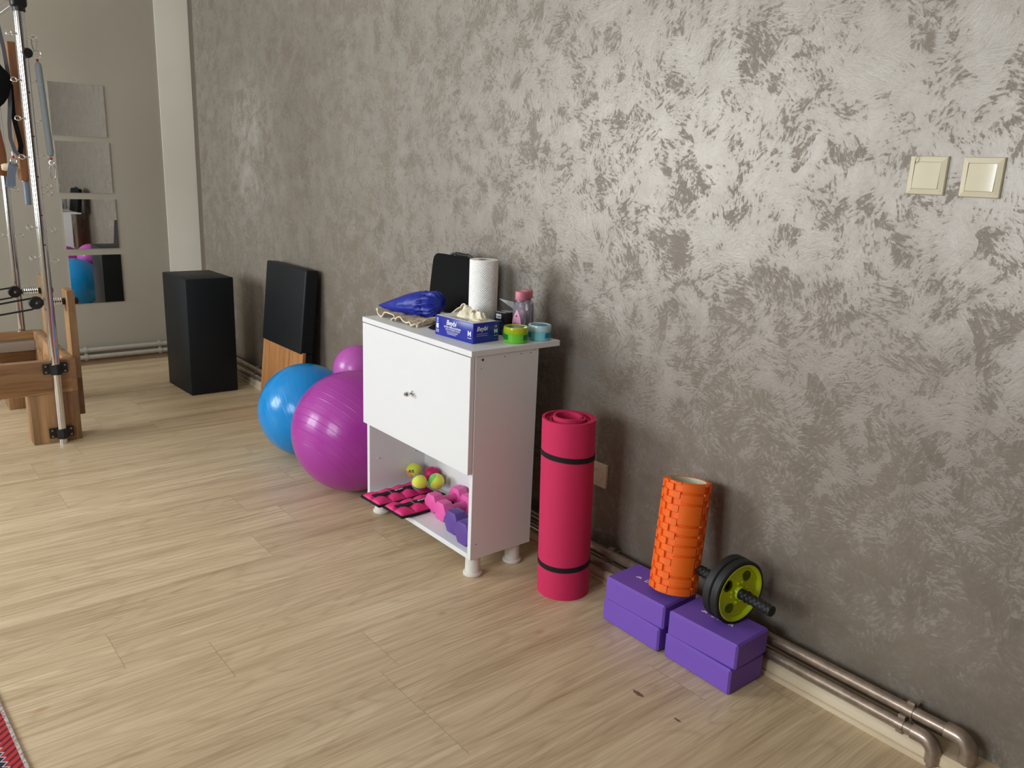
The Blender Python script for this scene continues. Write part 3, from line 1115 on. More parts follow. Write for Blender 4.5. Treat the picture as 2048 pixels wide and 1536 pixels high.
def m_paper():
    t = NT('embossed_paper')
    co = t.coord()
    sx = t.n('SeparateXYZ')
    t.l(co, sx.inputs[0])
    a = t.math('ARCTAN2', sx.outputs[1], sx.outputs[0])
    u = t.math('MULTIPLY', a, 0.052)
    band = t.math('FLOOR', t.math('DIVIDE', u, 0.028))
    par = t.math('SUBTRACT', t.math('MULTIPLY', t.math('FLOORED_MODULO', band, 2.0), 2.0), 1.0)
    ph = t.math('ADD', t.math('MULTIPLY', u, t.math('MULTIPLY', par, 1.0)), sx.outputs[2])
    s = t.math('SINE', t.math('MULTIPLY', ph, 2 * PI / 0.0085))
    t.set(color=lin((250, 248, 243)), rough=0.95)
    t.bump(t.math('MULTIPLY', s, t.noise(co, 60, 2)), 0.6, 0.0018)
    return t.m


M_EMB = m_paper()
TR, TH = 0.0500, 0.248
b = MB()
b.lathe([(0.021, 0.0), (TR - 0.001, 0.0), (TR, 0.001), (TR, TH - 0.001), (TR - 0.001, TH), (0.021, TH)], 64, closed=True)
b.build('paper', M_EMB, tr, local=True)
b = MB()
b.lathe([(0.0185, 0.0005), (0.0208, 0.0005), (0.0208, TH - 0.0005), (0.0185, TH - 0.0005)], 40, closed=True)
b.build('core', plain('grey_cardboard', (160, 148, 130), 0.9), tr, local=True)

# --- black carrying case
cs = thing('carrying_case', 'flat black carrying case with rounded corners and a handle leaning on the wall', 'case', (1.822, 2.572, ZTOP), (0, R(7), 0))


def rrect(hw, h, r, n=8):
    pts = []
    for (cx, cz, a0) in ((hw - r, r * 0.4, -PI / 2), (hw - r, h - r, 0), (-hw + r, h - r, PI / 2), (-hw + r, r * 0.4, PI)):
        rr = r if cz > r else r * 0.4
        for i in range(n + 1):
            a = a0 + PI / 2 * i / n
            cxx = cx if cz > r else (hw - rr if cx > 0 else -hw + rr)
            pts.append((cxx + rr * math.cos(a), cz + rr * math.sin(a)))
    return pts


b = MB()
b.prism(rrect(0.168, 0.222, 0.032), -0.018, 0.018, 'X', 0.005)
b.build('body', M_BLACKFAB, cs, local=True)
b = MB()
b.tube([(0.0, y, z) for y, z in ((0.075, 0.218), (0.062, 0.227), (0.045, 0.230), (-0.045, 0.230), (-0.062, 0.227), (-0.075, 0.218))], 0.0055, 10)
for k in range(7):
    yy = -0.036 + k * 0.012
    b.cyl((0, yy - 0.0025, 0.230), (0, yy + 0.0025, 0.230), 0.0075, n=14, bev=0.001)
b.build('handle', plain('dark_grey_rubber', (48, 50, 54), 0.5), cs, local=True)

# --- blue drawstring pouch
pch = thing('drawstring_pouch', 'royal blue nylon drawstring pouch lying on the beige cloth', 'pouch', (1.62, 2.58, ZTOP + 0.020))
b = MB()
P0, P1 = Vector((1.590, 2.750, 0.815)), Vector((1.668, 2.440, 0.870))


def pouchf(u, v):
    # v runs from the flat pointed end to the gathered mouth
    ax = (P1 - P0)
    c = P0 + ax * v
    side = Vector((0, 0, 1)).cross(ax.normalized()).normalized()
    a = 2 * PI * u
    prof = [(0, 0.004, 0.002), (0.10, 0.022, 0.010), (0.30, 0.046, 0.026), (0.48, 0.058, 0.040), (0.66, 0.060, 0.047), (0.76, 0.058, 0.047),
            (0.81, 0.050, 0.041), (0.85, 0.052, 0.043), (0.92, 0.050, 0.043), (0.97, 0.036, 0.032), (1.0, 0.002, 0.002)]
    for (a0, w0, h0), (a1, w1, h1) in zip(prof[:-1], prof[1:]):
        if a0 <= v <= a1:
            k = (v - a0) / (a1 - a0)
            w, h = w0 + (w1 - w0) * k, h0 + (h1 - h0) * k
            break
    n1 = noise.noise(Vector((math.cos(a) * 1.5, math.sin(a) * 1.5, v * 4.2 + 2)))
    n2 = 1 - 2 * abs(noise.noise(Vector((math.cos(a) * 2.6 + 5, math.sin(a) * 2.6, v * 6.5))))
    fold = 0.08 * n1 + 0.04 * n2
    if v > 0.72:
        fold += 0.07 * math.sin(a * 13 + 4 * n1) * min(1, (v - 0.72) / 0.08)
    w *= 1 + fold
    h *= 1 + fold
    zc = -0.010 * v
    q = c + side * (w * math.cos(a)) + Vector((0, 0, h * math.sin(a) + zc))
    if v < 0.3:
        q.z = max(q.z, 0.803)
    q.z = max(q.z, 0.806)
    return q


b.grid(pouchf, 96, 72, closeu=True)
b.build('bag', M_BLUENYLON, pch)
b = MB()
ax = (P1 - P0).normalized()
cc = P0 + (P1 - P0) * 0.815 + Vector((0, 0, -0.008))
side = Vector((0, 0, 1)).cross(ax).normalized()
b.tube([cc + side * 0.0515 * math.cos(a) + Vector((0, 0, 0.0425 * math.sin(a))) for a in [2 * PI * k / 40 for k in range(40)]], 0.0016, 8, closed=True)
b.build('drawstring', M_BLACKCORD, pch)
b = MB()
b.tube([(1.70, 2.43, 0.868), (1.712, 2.415, 0.858), (1.716, 2.405, 0.838), (1.708, 2.41, 0.818), (1.695, 2.425, 0.812)], 0.0013, 8)
b.build('drawstring', M_BLACKCORD, pch)

# --- beige cloth with ruffled edge
cl = thing('beige_cloth', 'crumpled beige cloth with a pale ruffled edge spread under the blue pouch', 'cloth', (1.62, 2.55, ZTOP))
FRONT = [(1.560, 2.690, 0.797), (1.546, 2.682, 0.806), (1.530, 2.668, 0.800), (1.536, 2.640, 0.792), (1.532, 2.610, 0.812), (1.545, 2.588, 0.810),
         (1.540, 2.565, 0.795), (1.528, 2.540, 0.7915), (1.532, 2.515, 0.801), (1.527, 2.490, 0.799), (1.535, 2.465, 0.796), (1.530, 2.440, 0.803),
         (1.532, 2.418, 0.794), (1.534, 2.398, 0.7915), (1.556, 2.404, 0.797), (1.585, 2.418, 0.806), (1.615, 2.430, 0.812), (1.645, 2.420, 0.815),
         (1.668, 2.405, 0.822), (1.690, 2.392, 0.835), (1.708, 2.380, 0.852), (1.716, 2.368, 0.864), (1.720, 2.352, 0.858), (1.722, 2.345, 0.840)]
BACK = [(1.66, 2.676, 0.797), (1.67, 2.665, 0.80), (1.68, 2.66, 0.80), (1.69, 2.64, 0.80), (1.70, 2.62, 0.80), (1.71, 2.60, 0.80), (1.715, 2.58, 0.80),
        (1.72, 2.56, 0.80), (1.722, 2.54, 0.802), (1.724, 2.52, 0.802), (1.726, 2.50, 0.803), (1.728, 2.48, 0.804), (1.730, 2.465, 0.805), (1.732, 2.455, 0.806),
        (1.734, 2.448, 0.808), (1.735, 2.44, 0.810), (1.736, 2.432, 0.812), (1.737, 2.425, 0.814), (1.738, 2.418, 0.816), (1.739, 2.41, 0.818),
        (1.739, 2.40, 0.820), (1.739, 2.392, 0.820), (1.738, 2.385, 0.818), (1.736, 2.378, 0.812)]


def cat(P, s):
    n = len(P) - 1
    x = s * n
    i = min(int(x), n - 1)
    k = x - i
    p0, p1, p2, p3 = [Vector(P[max(0, min(n, j))]) for j in (i - 1, i, i + 1, i + 2)]
    return 0.5 * ((2 * p1) + (p2 - p0) * k + (2 * p0 - 5 * p1 + 4 * p2 - p3) * k * k + (3 * p1 - p0 - 3 * p2 + p3) * k ** 3)


def clothf(u, v):
    a, c = cat(FRONT, u), cat(BACK, u)
    ruf = 1.0 if u < 0.62 else 0.35
    a.x += 0.007 * ruf * math.sin(u * 62 + 3 * math.sin(u * 21))
    a.z += 0.0055 * ruf * (1 + math.sin(u * 62 + 1.3 + 3 * math.sin(u * 21)))
    p = a.lerp(c, v)
    k = math.sin(PI * min(1, v * 1.0))
    p.z += 0.007 * k * noise.noise(Vector((p.x * 40, p.y * 40, 2.0))) + 0.004 * k * (1 - 2 * abs(noise.noise(Vector((p.x * 70, p.y * 70, 9)))))
    p.z = max(p.z, ZTOP + 0.0012)
    return p


b = MB()
b.grid(clothf, 130, 26)
b.build('cloth_sheet', M_BEIGECLOTH, cl, solid=0.0016)
b = MB()
b.tube([clothf(k / 150, 0.0) for k in range(151)], 0.0026, 8)
b.build('ruffled_edge', M_CREAMTRIM, cl)

# --- black cable pouch in front of the cloth's end
b = MB()
crumple(b, 0, 0, 0, 0.036, 0.050, 0.022, 12.5, 26, 0.8)
o = b.build('black_mesh_bag', M_BLACKFAB)
o.location = (1.606, 2.350, ZTOP + 0.0005)
tag(o, 'small crumpled black bag lying between the beige cloth and the glove box', 'bag')

# --- small black carton
bx = thing('small_carton', 'small black carton with a white label beside the kitchen roll', 'carton', (1.752, 2.170, ZTOP), (0, 0, R(8)))
b = MB()
b.box((-0.030, -0.024, 0), (0.034, 0.024, 0.078), 0.001, 1)
b.build('carton', M_BOXBLACK, bx, local=True, smooth=False)
b = MB()
b.box((-0.0304, -0.008, 0.056), (-0.0300, 0.015, 0.072))
b.box((-0.0304, -0.012, 0.048), (-0.0300, 0.012, 0.049))
b.box((-0.024, -0.022, 0.0780), (-0.021, 0.022, 0.0784))
b.box((0.000, -0.022, 0.0780), (0.003, 0.022, 0.0784))
b.box((0.016, -0.022, 0.0780), (0.0175, 0.022, 0.0784))
b.build('white_label', M_PRINTW, bx, local=True, smooth=False)
b = MB()
b.mesh(text_mesh('SPORT TAPE', 0.0048), frame((-0.0306, 0.0035, 0.0655), (0, -1, 0), (0, 0, 1))) if False else None
b.box((-0.0306, -0.005, 0.063), (-0.0303, 0.012, 0.0655))
b.box((-0.0306, -0.003, 0.059), (-0.0303, 0.010, 0.0602))
b.build('label_print', M_PRINTB, bx, local=True, smooth=False)
b = MB()
b.box((-0.0303, -0.022, 0.010), (-0.0300, 0.020, 0.044))
b.build('picture_print', M_BOXCYAN, bx, local=True, smooth=False)

# --- folded white leaflet
b = MB()
t_ = bmesh.new()
vs = [t_.verts.new(p) for p in ((1.826, 2.302, 0.889), (1.833, 2.228, 0.887), (1.838, 2.225, 0.858), (1.842, 2.20, ZTOP + 0.002), (1.846, 2.25, ZTOP + 0.002))]
t_.faces.new((vs[0], vs[1], vs[2]))
t_.faces.new((vs[2], vs[3], vs[4]))
b.merge(t_)
o = b.build('folded_leaflet', M_BOXWHITE, smooth=False, solid=0.0008)
tag(o, 'pointed corner of a folded white paper leaflet beside the baby oil bottles', 'paper')


# --- baby oil bottles
def bottle(loc, rz, label):
    t = thing('oil_bottle', label, 'bottle', loc, (0, 0, rz), group='clear baby oil bottles with pink caps')
    b = MB()

    def sup(u, v):
        prof = [(0, 0.001), (0.020, 0.0), (0.0265, 0.003), (0.0275, 0.012), (0.0272, 0.085), (0.0262, 0.100), (0.0220, 0.112), (0.0145, 0.119), (0.0135, 0.124), (0, 0.124)]
        x = v * (len(prof) - 1)
        i = min(int(x), len(prof) - 2)
        k = x - i
        r = prof[i][0] * (1 - k) + prof[i + 1][0] * k
        z = prof[i][1] * (1 - k) + prof[i + 1][1] * k
        a = 2 * PI * u
        flat = 0.66 + 0.34 * max(0, min(1, (z - 0.100) / 0.018))
        c, s_ = math.cos(a), math.sin(a)
        q = (abs(c) ** 2.8 + abs(s_) ** 2.8) ** (-1 / 2.8) if z < 0.112 else 1.0
        return (r * flat * c * q, r * s_ * q, z)
    b.grid(sup, 56, 54, closeu=True)
    b.build('bottle_body', M_CLEAR, t, local=True)
    b = MB()
    b.lathe([(0, 0.1245), (0.0185, 0.1245), (0.0195, 0.1265), (0.0195, 0.150), (0.018, 0.153), (0, 0.1535)], 40)
    b.build('cap', M_PINKPL, t, local=True)
    # drop shaped pink label on the front
    b = MB()
    pts = []
    for k in range(28):
        a = 2 * PI * k / 28
        w = 0.0185 * math.sin(a)
        zz = 0.050 - 0.043 * math.cos(a)
        if math.cos(a) < 0:
            w *= (1 - 0.75 * (-math.cos(a)) ** 1.6)
        pts.append((w, zz))
    b.prism(pts, -0.0192, -0.0186, 'X')
    lab = b.build('label', plain('pale_pink_label', (238, 176, 204), 0.4), t, local=True, smooth=False)
    b = MB()
    b.mesh(text_mesh("Johnson's", 0.0068, bold=0.0001), frame((-0.0193, 0, 0.045), (0, -1, 0), (0, 0, 1)))
    b.mesh(text_mesh('baby', 0.0045), frame((-0.0193, 0, 0.038), (0, -1, 0), (0, 0, 1)))
    b.build('blue_lettering', plain('violet_blue_print', (66, 58, 150), 0.4), lab, local=False) if False else None
    me_o = b.build('blue_lettering', plain('violet_blue_print', (66, 58, 150), 0.4), None, smooth=False)
    me_o.parent = lab
    b = MB()
    b.box((-0.0195, -0.0115, 0.019), (-0.0191, 0.0115, 0.027), 0.0001, 1)
    me_o = b.build('red_banner', plain('crimson_print', (190, 30, 70), 0.4), None, smooth=False)
    me_o.parent = lab
    b = MB()
    b.cyl((-0.0195, 0.001, 0.070), (-0.0191, 0.001, 0.070), 0.0035, n=14)
    me_o = b.build('red_dot', plain('crimson_print', (190, 30, 70), 0.4), None, smooth=False)
    me_o.parent = lab
    return t


bo = bottle((1.776, 2.120, ZTOP), R(12), 'clear baby oil bottle with pink cap, the nearer of the two, its pink label showing')
dup(bo, (1.822, 2.142, ZTOP), (0, 0, R(10)), 'clear baby oil bottle with pink cap standing behind the other one, next to the wall')


# --- gel jars
def jar(loc, r, h, m_body, m_lid, m_label, m_content, label, rz, patches):
    t = thing('gel_jar', label, 'jar', loc, (0, 0, rz), group='round gel jars on the cabinet corner')
    b = MB()
    b.lathe([(0, 0), (r * 0.90, 0), (r * 0.97, 0.003), (r * 0.985, 0.010), (r * 0.975, h * 0.62), (0, h * 0.62)], 56)
    b.build('jar_body', m_body, t, local=True)
    b = MB()
    b.lathe([(0, h * 0.62 + 0.0003), (r * 0.99, h * 0.62 + 0.0003), (r, h * 0.65), (r, h * 0.93), (r * 0.97, h), (r * 0.80, h), (r * 0.76, h * 0.95), (0, h * 0.94)], 56)
    lid = b.build('lid', m_lid, t, local=True)
    b = MB()
    b.lathe([(0, h * 0.945), (r * 0.74, h * 0.945), (r * 0.74, h * 0.96), (0, h * 0.962)], 48)
    b.build('lid_label', m_content, lid, local=False) if False else None
    q = b.build('lid_label', m_content, None)
    q.parent = lid
    for a0 in patches:
        b = MB()

        def f(u, v):
            a = a0 + (u - 0.5) * R(48)
            return ((r * 0.99) * math.cos(a), (r * 0.99) * math.sin(a), h * (0.20 + 0.34 * v))
        b.grid(f, 14, 3)
        b.build('side_label', m_label, t, local=True)
    return t


jar((1.700, 2.048, ZTOP), 0.0415, 0.0520, M_GREENJAR, M_GREENLID, plain('dark_green_label', (22, 130, 52), 0.4),
    plain('dark_green_gel', (64, 118, 58), 0.25, var=0.5, vscale=70), 'lime green gel jar with yellow-green lid at the cabinet corner', 0, (R(168), R(-68)))
jar((1.797, 2.040, ZTOP), 0.0395, 0.0515, M_BLUEJAR, M_BLUELID, plain('teal_blue_label', (12, 128, 170), 0.4),
    plain('blue_gel', (54, 126, 158), 0.25, var=0.5, vscale=70), 'pale blue gel jar beside the green one, nearest the wall', 0, (R(160), R(-78)))

# --- little frosted cup
b = MB()
b.lathe([(0, 0), (0.0105, 0), (0.0115, 0.002), (0.0115, 0.022), (0.0095, 0.0265), (0.004, 0.0285), (0, 0.029)], 32)
o = b.build('plastic_cap', M_FROST)
o.location = (1.722, 2.128, ZTOP)
tag(o, 'small frosted grey plastic cap between the glove box and the green jar', 'cap')

# ================================================================ things in the open compartment
ZS = ZB + 0.018


def ankle_weight(loc, rz, label):
    t = thing('ankle_weight', label, 'ankle weight', loc, (0, 0, rz), group='pink ankle weights on the shelf')
    L, Wd, NS = 0.250, 0.122, 4

    def height(u, v):
        s = abs(math.sin(PI * NS * u)) ** 0.5
        e = abs(math.sin(2 * PI * v)) ** 0.5 * 0.62 + 0.38 * max(0.0, 1 - abs(v * 2 - 1) ** 4)
        return s * e

    def droop(x):
        return 0.10 * max(0, 0.055 - x) if x < 0.055 else 0.0

    def top(u, v):
        x = L * u
        z = 0.008 + 0.019 * height(u, v) + 0.0015 * noise.noise(Vector((x * 60, v * 7, 3)))
        return (x, (v - 0.5) * Wd, z + droop(x) * 0.5)

    def bot(u, v):
        x = L * u
        return (x, (v - 0.5) * Wd, 0.0012 + droop(x) * 0.5)
    b = MB()
    b.grid(top, 90, 28)
    b.grid(bot, 90, 4)
    b.build('weight_pockets', M_PINKNYLON, t, local=True)
    b = MB()
    pts = [(L * k / 30, -Wd / 2, 0.005 + droop(L * k / 30) * 0.5) for k in range(31)] + [(L * (1 - k / 30), Wd / 2, 0.005 + droop(L * (1 - k / 30)) * 0.5) for k in range(31)]
    b.tube(pts, 0.0055, 8, closed=True)
    b.build('black_trim', M_ELASTIC, t, local=True)
    # strap over the top
    b = MB()
    sp_ = []
    for k in range(61):
        u = 0.05 + 0.90 * k / 60
        p = Vector(top(u, 0.50))
        sp_.append((p.x, p.y, max(p.z, 0.0225 + 0.5 * droop(p.x)) + 0.0015))
    b.tube(sp_, 0, flat=(0.024, 0.0022))
    b.build('strap', M_ELASTIC, t, local=True)
    b = MB()
    b.mesh(text_mesh('SPORT', 0.013, shear=0.2, bold=0.0003), frame((0.130, 0.0, 0.0258), (1, 0, 0), (0, 1, 0)))
    b.build('white_lettering', M_PRINTW, t, local=True, smooth=False)
    b = MB()
    b.tube([(0.088, -0.015, 0.0255), (0.088, 0.015, 0.0255)], 0.0015, 8)
    b.build('buckle', M_CHROME, t, local=True)
    return t


aw = ankle_weight((1.444, 2.565, ZS + 0.0015), R(3), 'pink ankle weight with black trim at the left end of the shelf')
dup(aw, (1.462, 2.430, ZS + 0.0015), (0, 0, R(3)), 'pink ankle weight with black trim lying next to the dumbbells')

BR = 0.0315
ZBALL = ZS + 0.028 + BR


def face(d):
    return Vector((0, 0, -1)).rotation_difference(Vector(d).normalized()).to_euler()


def small_ball(c, mat, rot, label, name='tennis_ball'):
    b = MB()
    b.sphere((0, 0, 0), BR, 48, 24)
    o = b.build(name, mat)
    o.location = c
    o.rotation_euler = rot
    return tag(o, label, 'ball', 'two-tone felt balls on the ankle weights')


o = small_ball((1.684, 2.636, ZBALL + 0.002), m_two_tone_ball('yellow_orange_felt', (226, 238, 20), (240, 140, 30)), face((-0.25, -0.30, 0.75)),
               'yellow and orange felt ball with black print, against the side panel')
t_ = MB()
nv = Vector((-0.80, -0.56, 0.25)).normalized()
fr = frame(Vector((0, 0, 0)) + nv * (BR + 0.0002), Vector((0, 0, 1)).cross(nv), nv.cross(Vector((0, 0, 1)).cross(nv)))
t_.mesh(text_mesh('A/S', 0.016, bold=0.0006), fr)
q = t_.build('black_lettering', M_PRINTB, None, smooth=False)
q.parent = o
q.matrix_local = o.rotation_euler.to_matrix().to_4x4().inverted()
small_ball((1.635, 2.522, ZBALL), m_two_tone_ball('yellow_blue_felt', (228, 236, 24), (18, 66, 132), -0.40, 0.30), face((-0.10, -0.88, 0.46)),
           'yellow and blue felt ball, lowest of the felt balls')
small_ball((1.697, 2.495, ZBALL), m_two_tone_ball('yellow_green_felt', (224, 236, 30), (72, 196, 52)), face((0.42, -0.72, 0.42)),
           'yellow and green felt ball in front of the spiky ball')
b = MB()
b.sphere((0, 0, 0), 0.029, 40, 20)
gold = PI * (3 - math.sqrt(5))
for i in range(230):
    z = 1 - 2 * (i + 0.5) / 230
    r_ = math.sqrt(1 - z * z)
    d = Vector((r_ * math.cos(gold * i), r_ * math.sin(gold * i), z))
    b.cyl(d * 0.0285, d * 0.0365, 0.0013, 0.0003, n=5)
o = b.build('spiky_ball', M_SPIKY)
o.location = (1.7190, 2.558, ZBALL + 0.002)
tag(o, 'magenta spiky massage ball at the back of the shelf', 'massage ball')


def dumbbell(loc, rz, f, ln, mat, label, group):
    t = thing('dumbbell', label, 'dumbbell', loc, (0, 0, rz), group=group)
    s = f / math.sqrt(3)
    hexp = [(s * math.cos(R(60 * k)), f / 2 + s * math.sin(R(60 * k))) for k in range(6)]
    hw = 0.042 if f < 0.075 else 0.048
    for x0 in (0.0, ln - hw):
        b = MB()
        b.prism(hexp, x0, x0 + hw, 'X', 0.0035)
        b.build('hexagonal_head', mat, t, local=True)
    b = MB()
    b.lathe([(0.0165, hw - 0.004), (0.0165, hw + 0.006), (0.0135, hw + 0.014), (0.0145, ln / 2), (0.0135, ln - hw - 0.014), (0.0165, ln - hw - 0.006), (0.0165, ln - hw + 0.004)],
            28, Matrix.Translation((0, 0, f / 2)) @ Matrix.Rotation(PI / 2, 4, 'Y'))
    b.build('handle', mat, t, local=True)
    return t


d1 = dumbbell((1.588, 2.372, ZS), R(2), 0.070, 0.155, M_PINKVINYL, 'pink hexagonal dumbbell nearest the ankle weights', 'pink hexagonal dumbbells')
dup(d1, (1.574, 2.290, ZS), (0, 0, R(1)), 'pink hexagonal dumbbell between the other pink one and the purple ones')
d2 = dumbbell((1.545, 2.1775, ZS), R(0), 0.081, 0.180, M_PURPVINYL, 'purple hexagonal dumbbell next to the pink ones', 'purple hexagonal dumbbells')
dup(d2, (1.524, 2.083, ZS), (0, 0, 0), 'purple hexagonal dumbbell nearest the right side panel')

# ================================================================ rolled mat
mt = thing('yoga_mat', 'rolled pink foam exercise mat standing upright beside the cabinet', 'exercise mat', (1.721, 1.777, 0), (R(-0.75), R(-0.95), 0))
b = MB()
H_M, TK = 0.590, 0.0080
turns, RO = 4.3, 0.0900


def spiral(a):
    # radius of the outer skin after angle a (from outside going in), loosening towards the middle
    k = a / (2 * PI)
    return RO - k * (TK + 0.0005) - 0.0028 * max(0, k - 1.0) ** 1.1


A1 = turns * 2 * PI
NSP = 300
ci, co_ = [], []
for k in range(NSP + 1):
    a = A1 * k / NSP
    ph = -a + R(62)
    r = spiral(a)
    lift = 0.0
    ci.append(((r - TK) * math.cos(ph), (r - TK) * math.sin(ph)))
    co_.append((r * math.cos(ph), r * math.sin(ph)))
t_ = bmesh.new()


def zt(k):
    return H_M + 0.006 * math.sin(k / NSP * 9) + (0.006 if k > NSP * 0.8 else 0)


vb = [[t_.verts.new((*co_[k], 0)), t_.verts.new((*ci[k], 0)), t_.verts.new((*ci[k], zt(k) - 0.0)), t_.verts.new((*co_[k], zt(k)))] for k in range(NSP + 1)]
for a, c in zip(vb[:-1], vb[1:]):
    for k in range(4):
        l = (k + 1) % 4
        t_.faces.new((a[k], a[l], c[l], c[k]))
t_.faces.new(vb[0])
t_.faces.new(vb[-1])
bmesh.ops.recalc_face_normals(t_, faces=t_.faces)
b.merge(t_)
b.build('rolled_foam', M_MAT, mt, local=True)
for zc, tx, ty in ((0.478, R(3), R(-3.5)), (0.112, R(2), R(3))):
    b = MB()
    # the band hugs the outer turn of the roll
    def band(u, v):
        c, d = [(-0.001, -0.0085), (0.0014, -0.0085), (0.0014, 0.0085), (-0.001, 0.0085), (-0.001, -0.0085)][int(round(v * 4))]
        a = 2 * PI * u
        ph = -a + R(62)
        r = spiral(a) if u < 0.93 else spiral(a) * (1 - (u - 0.93) / 0.07) + spiral(0) * (u - 0.93) / 0.07
        return ((r + c) * math.cos(ph), (r + c) * math.sin(ph), zc + d + 0.09 * math.sin(ty) * math.cos(ph) + 0.09 * math.sin(tx) * math.sin(ph))
    b.grid(band, 96, 4, closeu=True)
    b.build('elastic_band', M_ELASTIC, mt, local=True)

# ================================================================ yoga blocks
def yoga_block(loc, rz, label, logo):
    t = thing('yoga_block', label, 'yoga block', loc, (0, 0, rz), group='stacked purple yoga blocks')
    b = MB()
    b.box((-0.075, -0.1145, 0), (0.075, 0.1145, 0.0755), 0.0055, 1)
    b.build('foam_block', M_PURPLEFOAM, t, local=True, smooth=False)
    return t


def block_logo(t):
    b = MB()
    b.mesh(text_mesh('DELTA', 0.0215, bold=0.0003, spacing=1.16), frame((0.002, -0.0125, 0.0757), (0, -1, 0), (1, 0, 0)))
    b.build('white_lettering', M_PRINTW, t, local=True, smooth=False)
    b = MB()
    # small leaf-like mark ahead of the word
    for k, (dx, dy, a) in enumerate(((0.002, 0.042, 0.4), (0.004, 0.047, 1.0), (0.000, 0.052, 1.7))):
        pts = [(0.006 * math.cos(s), 0.0022 * math.sin(s)) for s in [2 * PI * i / 12 for i in range(12)]]
        b.prism([(x * math.cos(a) - y * math.sin(a) + dx, x * math.sin(a) + y * math.cos(a) + dy) for x, y in pts], 0.0754, 0.0759, 'Z')
    b.build('leaf_mark', M_PRINTW, t, local=True, smooth=False)


yb1 = yoga_block((1.766, 1.4475, 0), R(-1), 'purple foam block, lower one of the pair nearer the pink mat', False)
yb2 = dup(yb1, (1.766, 1.199, 0), (0, 0, R(-0.8)), 'purple foam block, lower one of the pair nearer the viewer')
yb3 = dup(yb1, (1.7650, 1.4410, 0.0757), (0, 0, R(1.2)), 'purple foam block on top of its pair, with the orange roller standing on it')
yb4 = dup(yb1, (1.7680, 1.1945, 0.0757), (0, 0, R(1.8)), 'purple foam block on top of its pair, with the lime wheel standing on it')
block_logo(yb3)
block_logo(yb4)

# ================================================================ foam roller
base = Vector((1.775, 1.367, 0.1515))
top_ = Vector((1.833, 1.394, 0.478))
axis = (top_ - base).normalized()
qr = Vector((0, 0, 1)).rotation_difference(axis)
base2 = base + Vector((0, 0, 0.0125))
fr_ = thing('foam_roller', 'orange knobbly foam roller standing on a purple block and leaning on the wall', 'foam roller', base2)
fr_.rotation_mode = 'XYZ'
fr_.rotation_euler = qr.to_euler()
b = MB()
RL = 0.328
b.lathe([(0.0545, 0), (0.0625, 0), (0.0635, 0.001), (0.0635, RL - 0.001), (0.0625, RL), (0.0545, RL)], 72, closed=True)


def pad(a0, a1, z0, z1, r0=0.0615, r1=0.0705):
    n = max(2, int((a1 - a0) / R(7)))
    t = bmesh.new()
    rings = []
    for i in range(n + 1):
        a = a0 + (a1 - a0) * i / n
        rings.append([t.verts.new((r * math.cos(a), r * math.sin(a), z)) for r, z in ((r0, z0), (r1, z0 + 0.0005), (r1, z1 - 0.0005), (r0, z1))])
    for p, c in zip(rings[:-1], rings[1:]):
        for k in range(4):
            l = (k + 1) % 4
            t.faces.new((p[k], p[l], c[l], c[k]))
    t.faces.new(rings[0])
    t.faces.new(rings[-1])
    bmesh.ops.recalc_face_normals(t, faces=t.faces)
    bmesh.ops.bevel(t, geom=[e for e in t.edges if len(e.link_faces) == 2 and e.calc_face_angle(0) > 0.6], offset=0.0012, segments=1, affect='EDGES')
    b.merge(t)


for rep in range(3):
    o0 = R(120 * rep) + R(205)
    z = 0.0
    for h in (0.024, 0.026, 0.060, 0.026, 0.026, 0.026, 0.060, 0.028, 0.027):
        pad(o0, o0 + R(58), z + 0.0012, z + h - 0.0018)
        z += h + 0.0031
    for cidx in range(3):
        a0 = o0 + R(61) + cidx * R(19.6)
        zz = 0.004 if cidx % 2 == 0 else 0.024
        while zz < RL - 0.006:
            pad(a0 + R(1), a0 + R(18.6), max(0.0005, zz), min(RL - 0.0005, zz + 0.0215), 0.0615, 0.0700)
            zz += 0.0395
b.build('foam_sleeve', M_ORANGE, fr_, local=True)
b = MB()
b.lathe([(0.0520, 0.0005), (0.0544, 0.0005), (0.0544, RL - 0.0008), (0.0520, RL - 0.0008)], 64, closed=True)
b.build('core', M_CREAMPL, fr_, local=True)

# ================================================================ ab wheel
wa = math.atan2(-0.256, -0.030)
WR = 0.0925
aw_ = thing('ab_wheel', 'double ab wheel with lime green hubs and black grips standing on a purple block', 'ab wheel', (1.794, 1.178, 0.1512 + WR), (0, 0, wa))
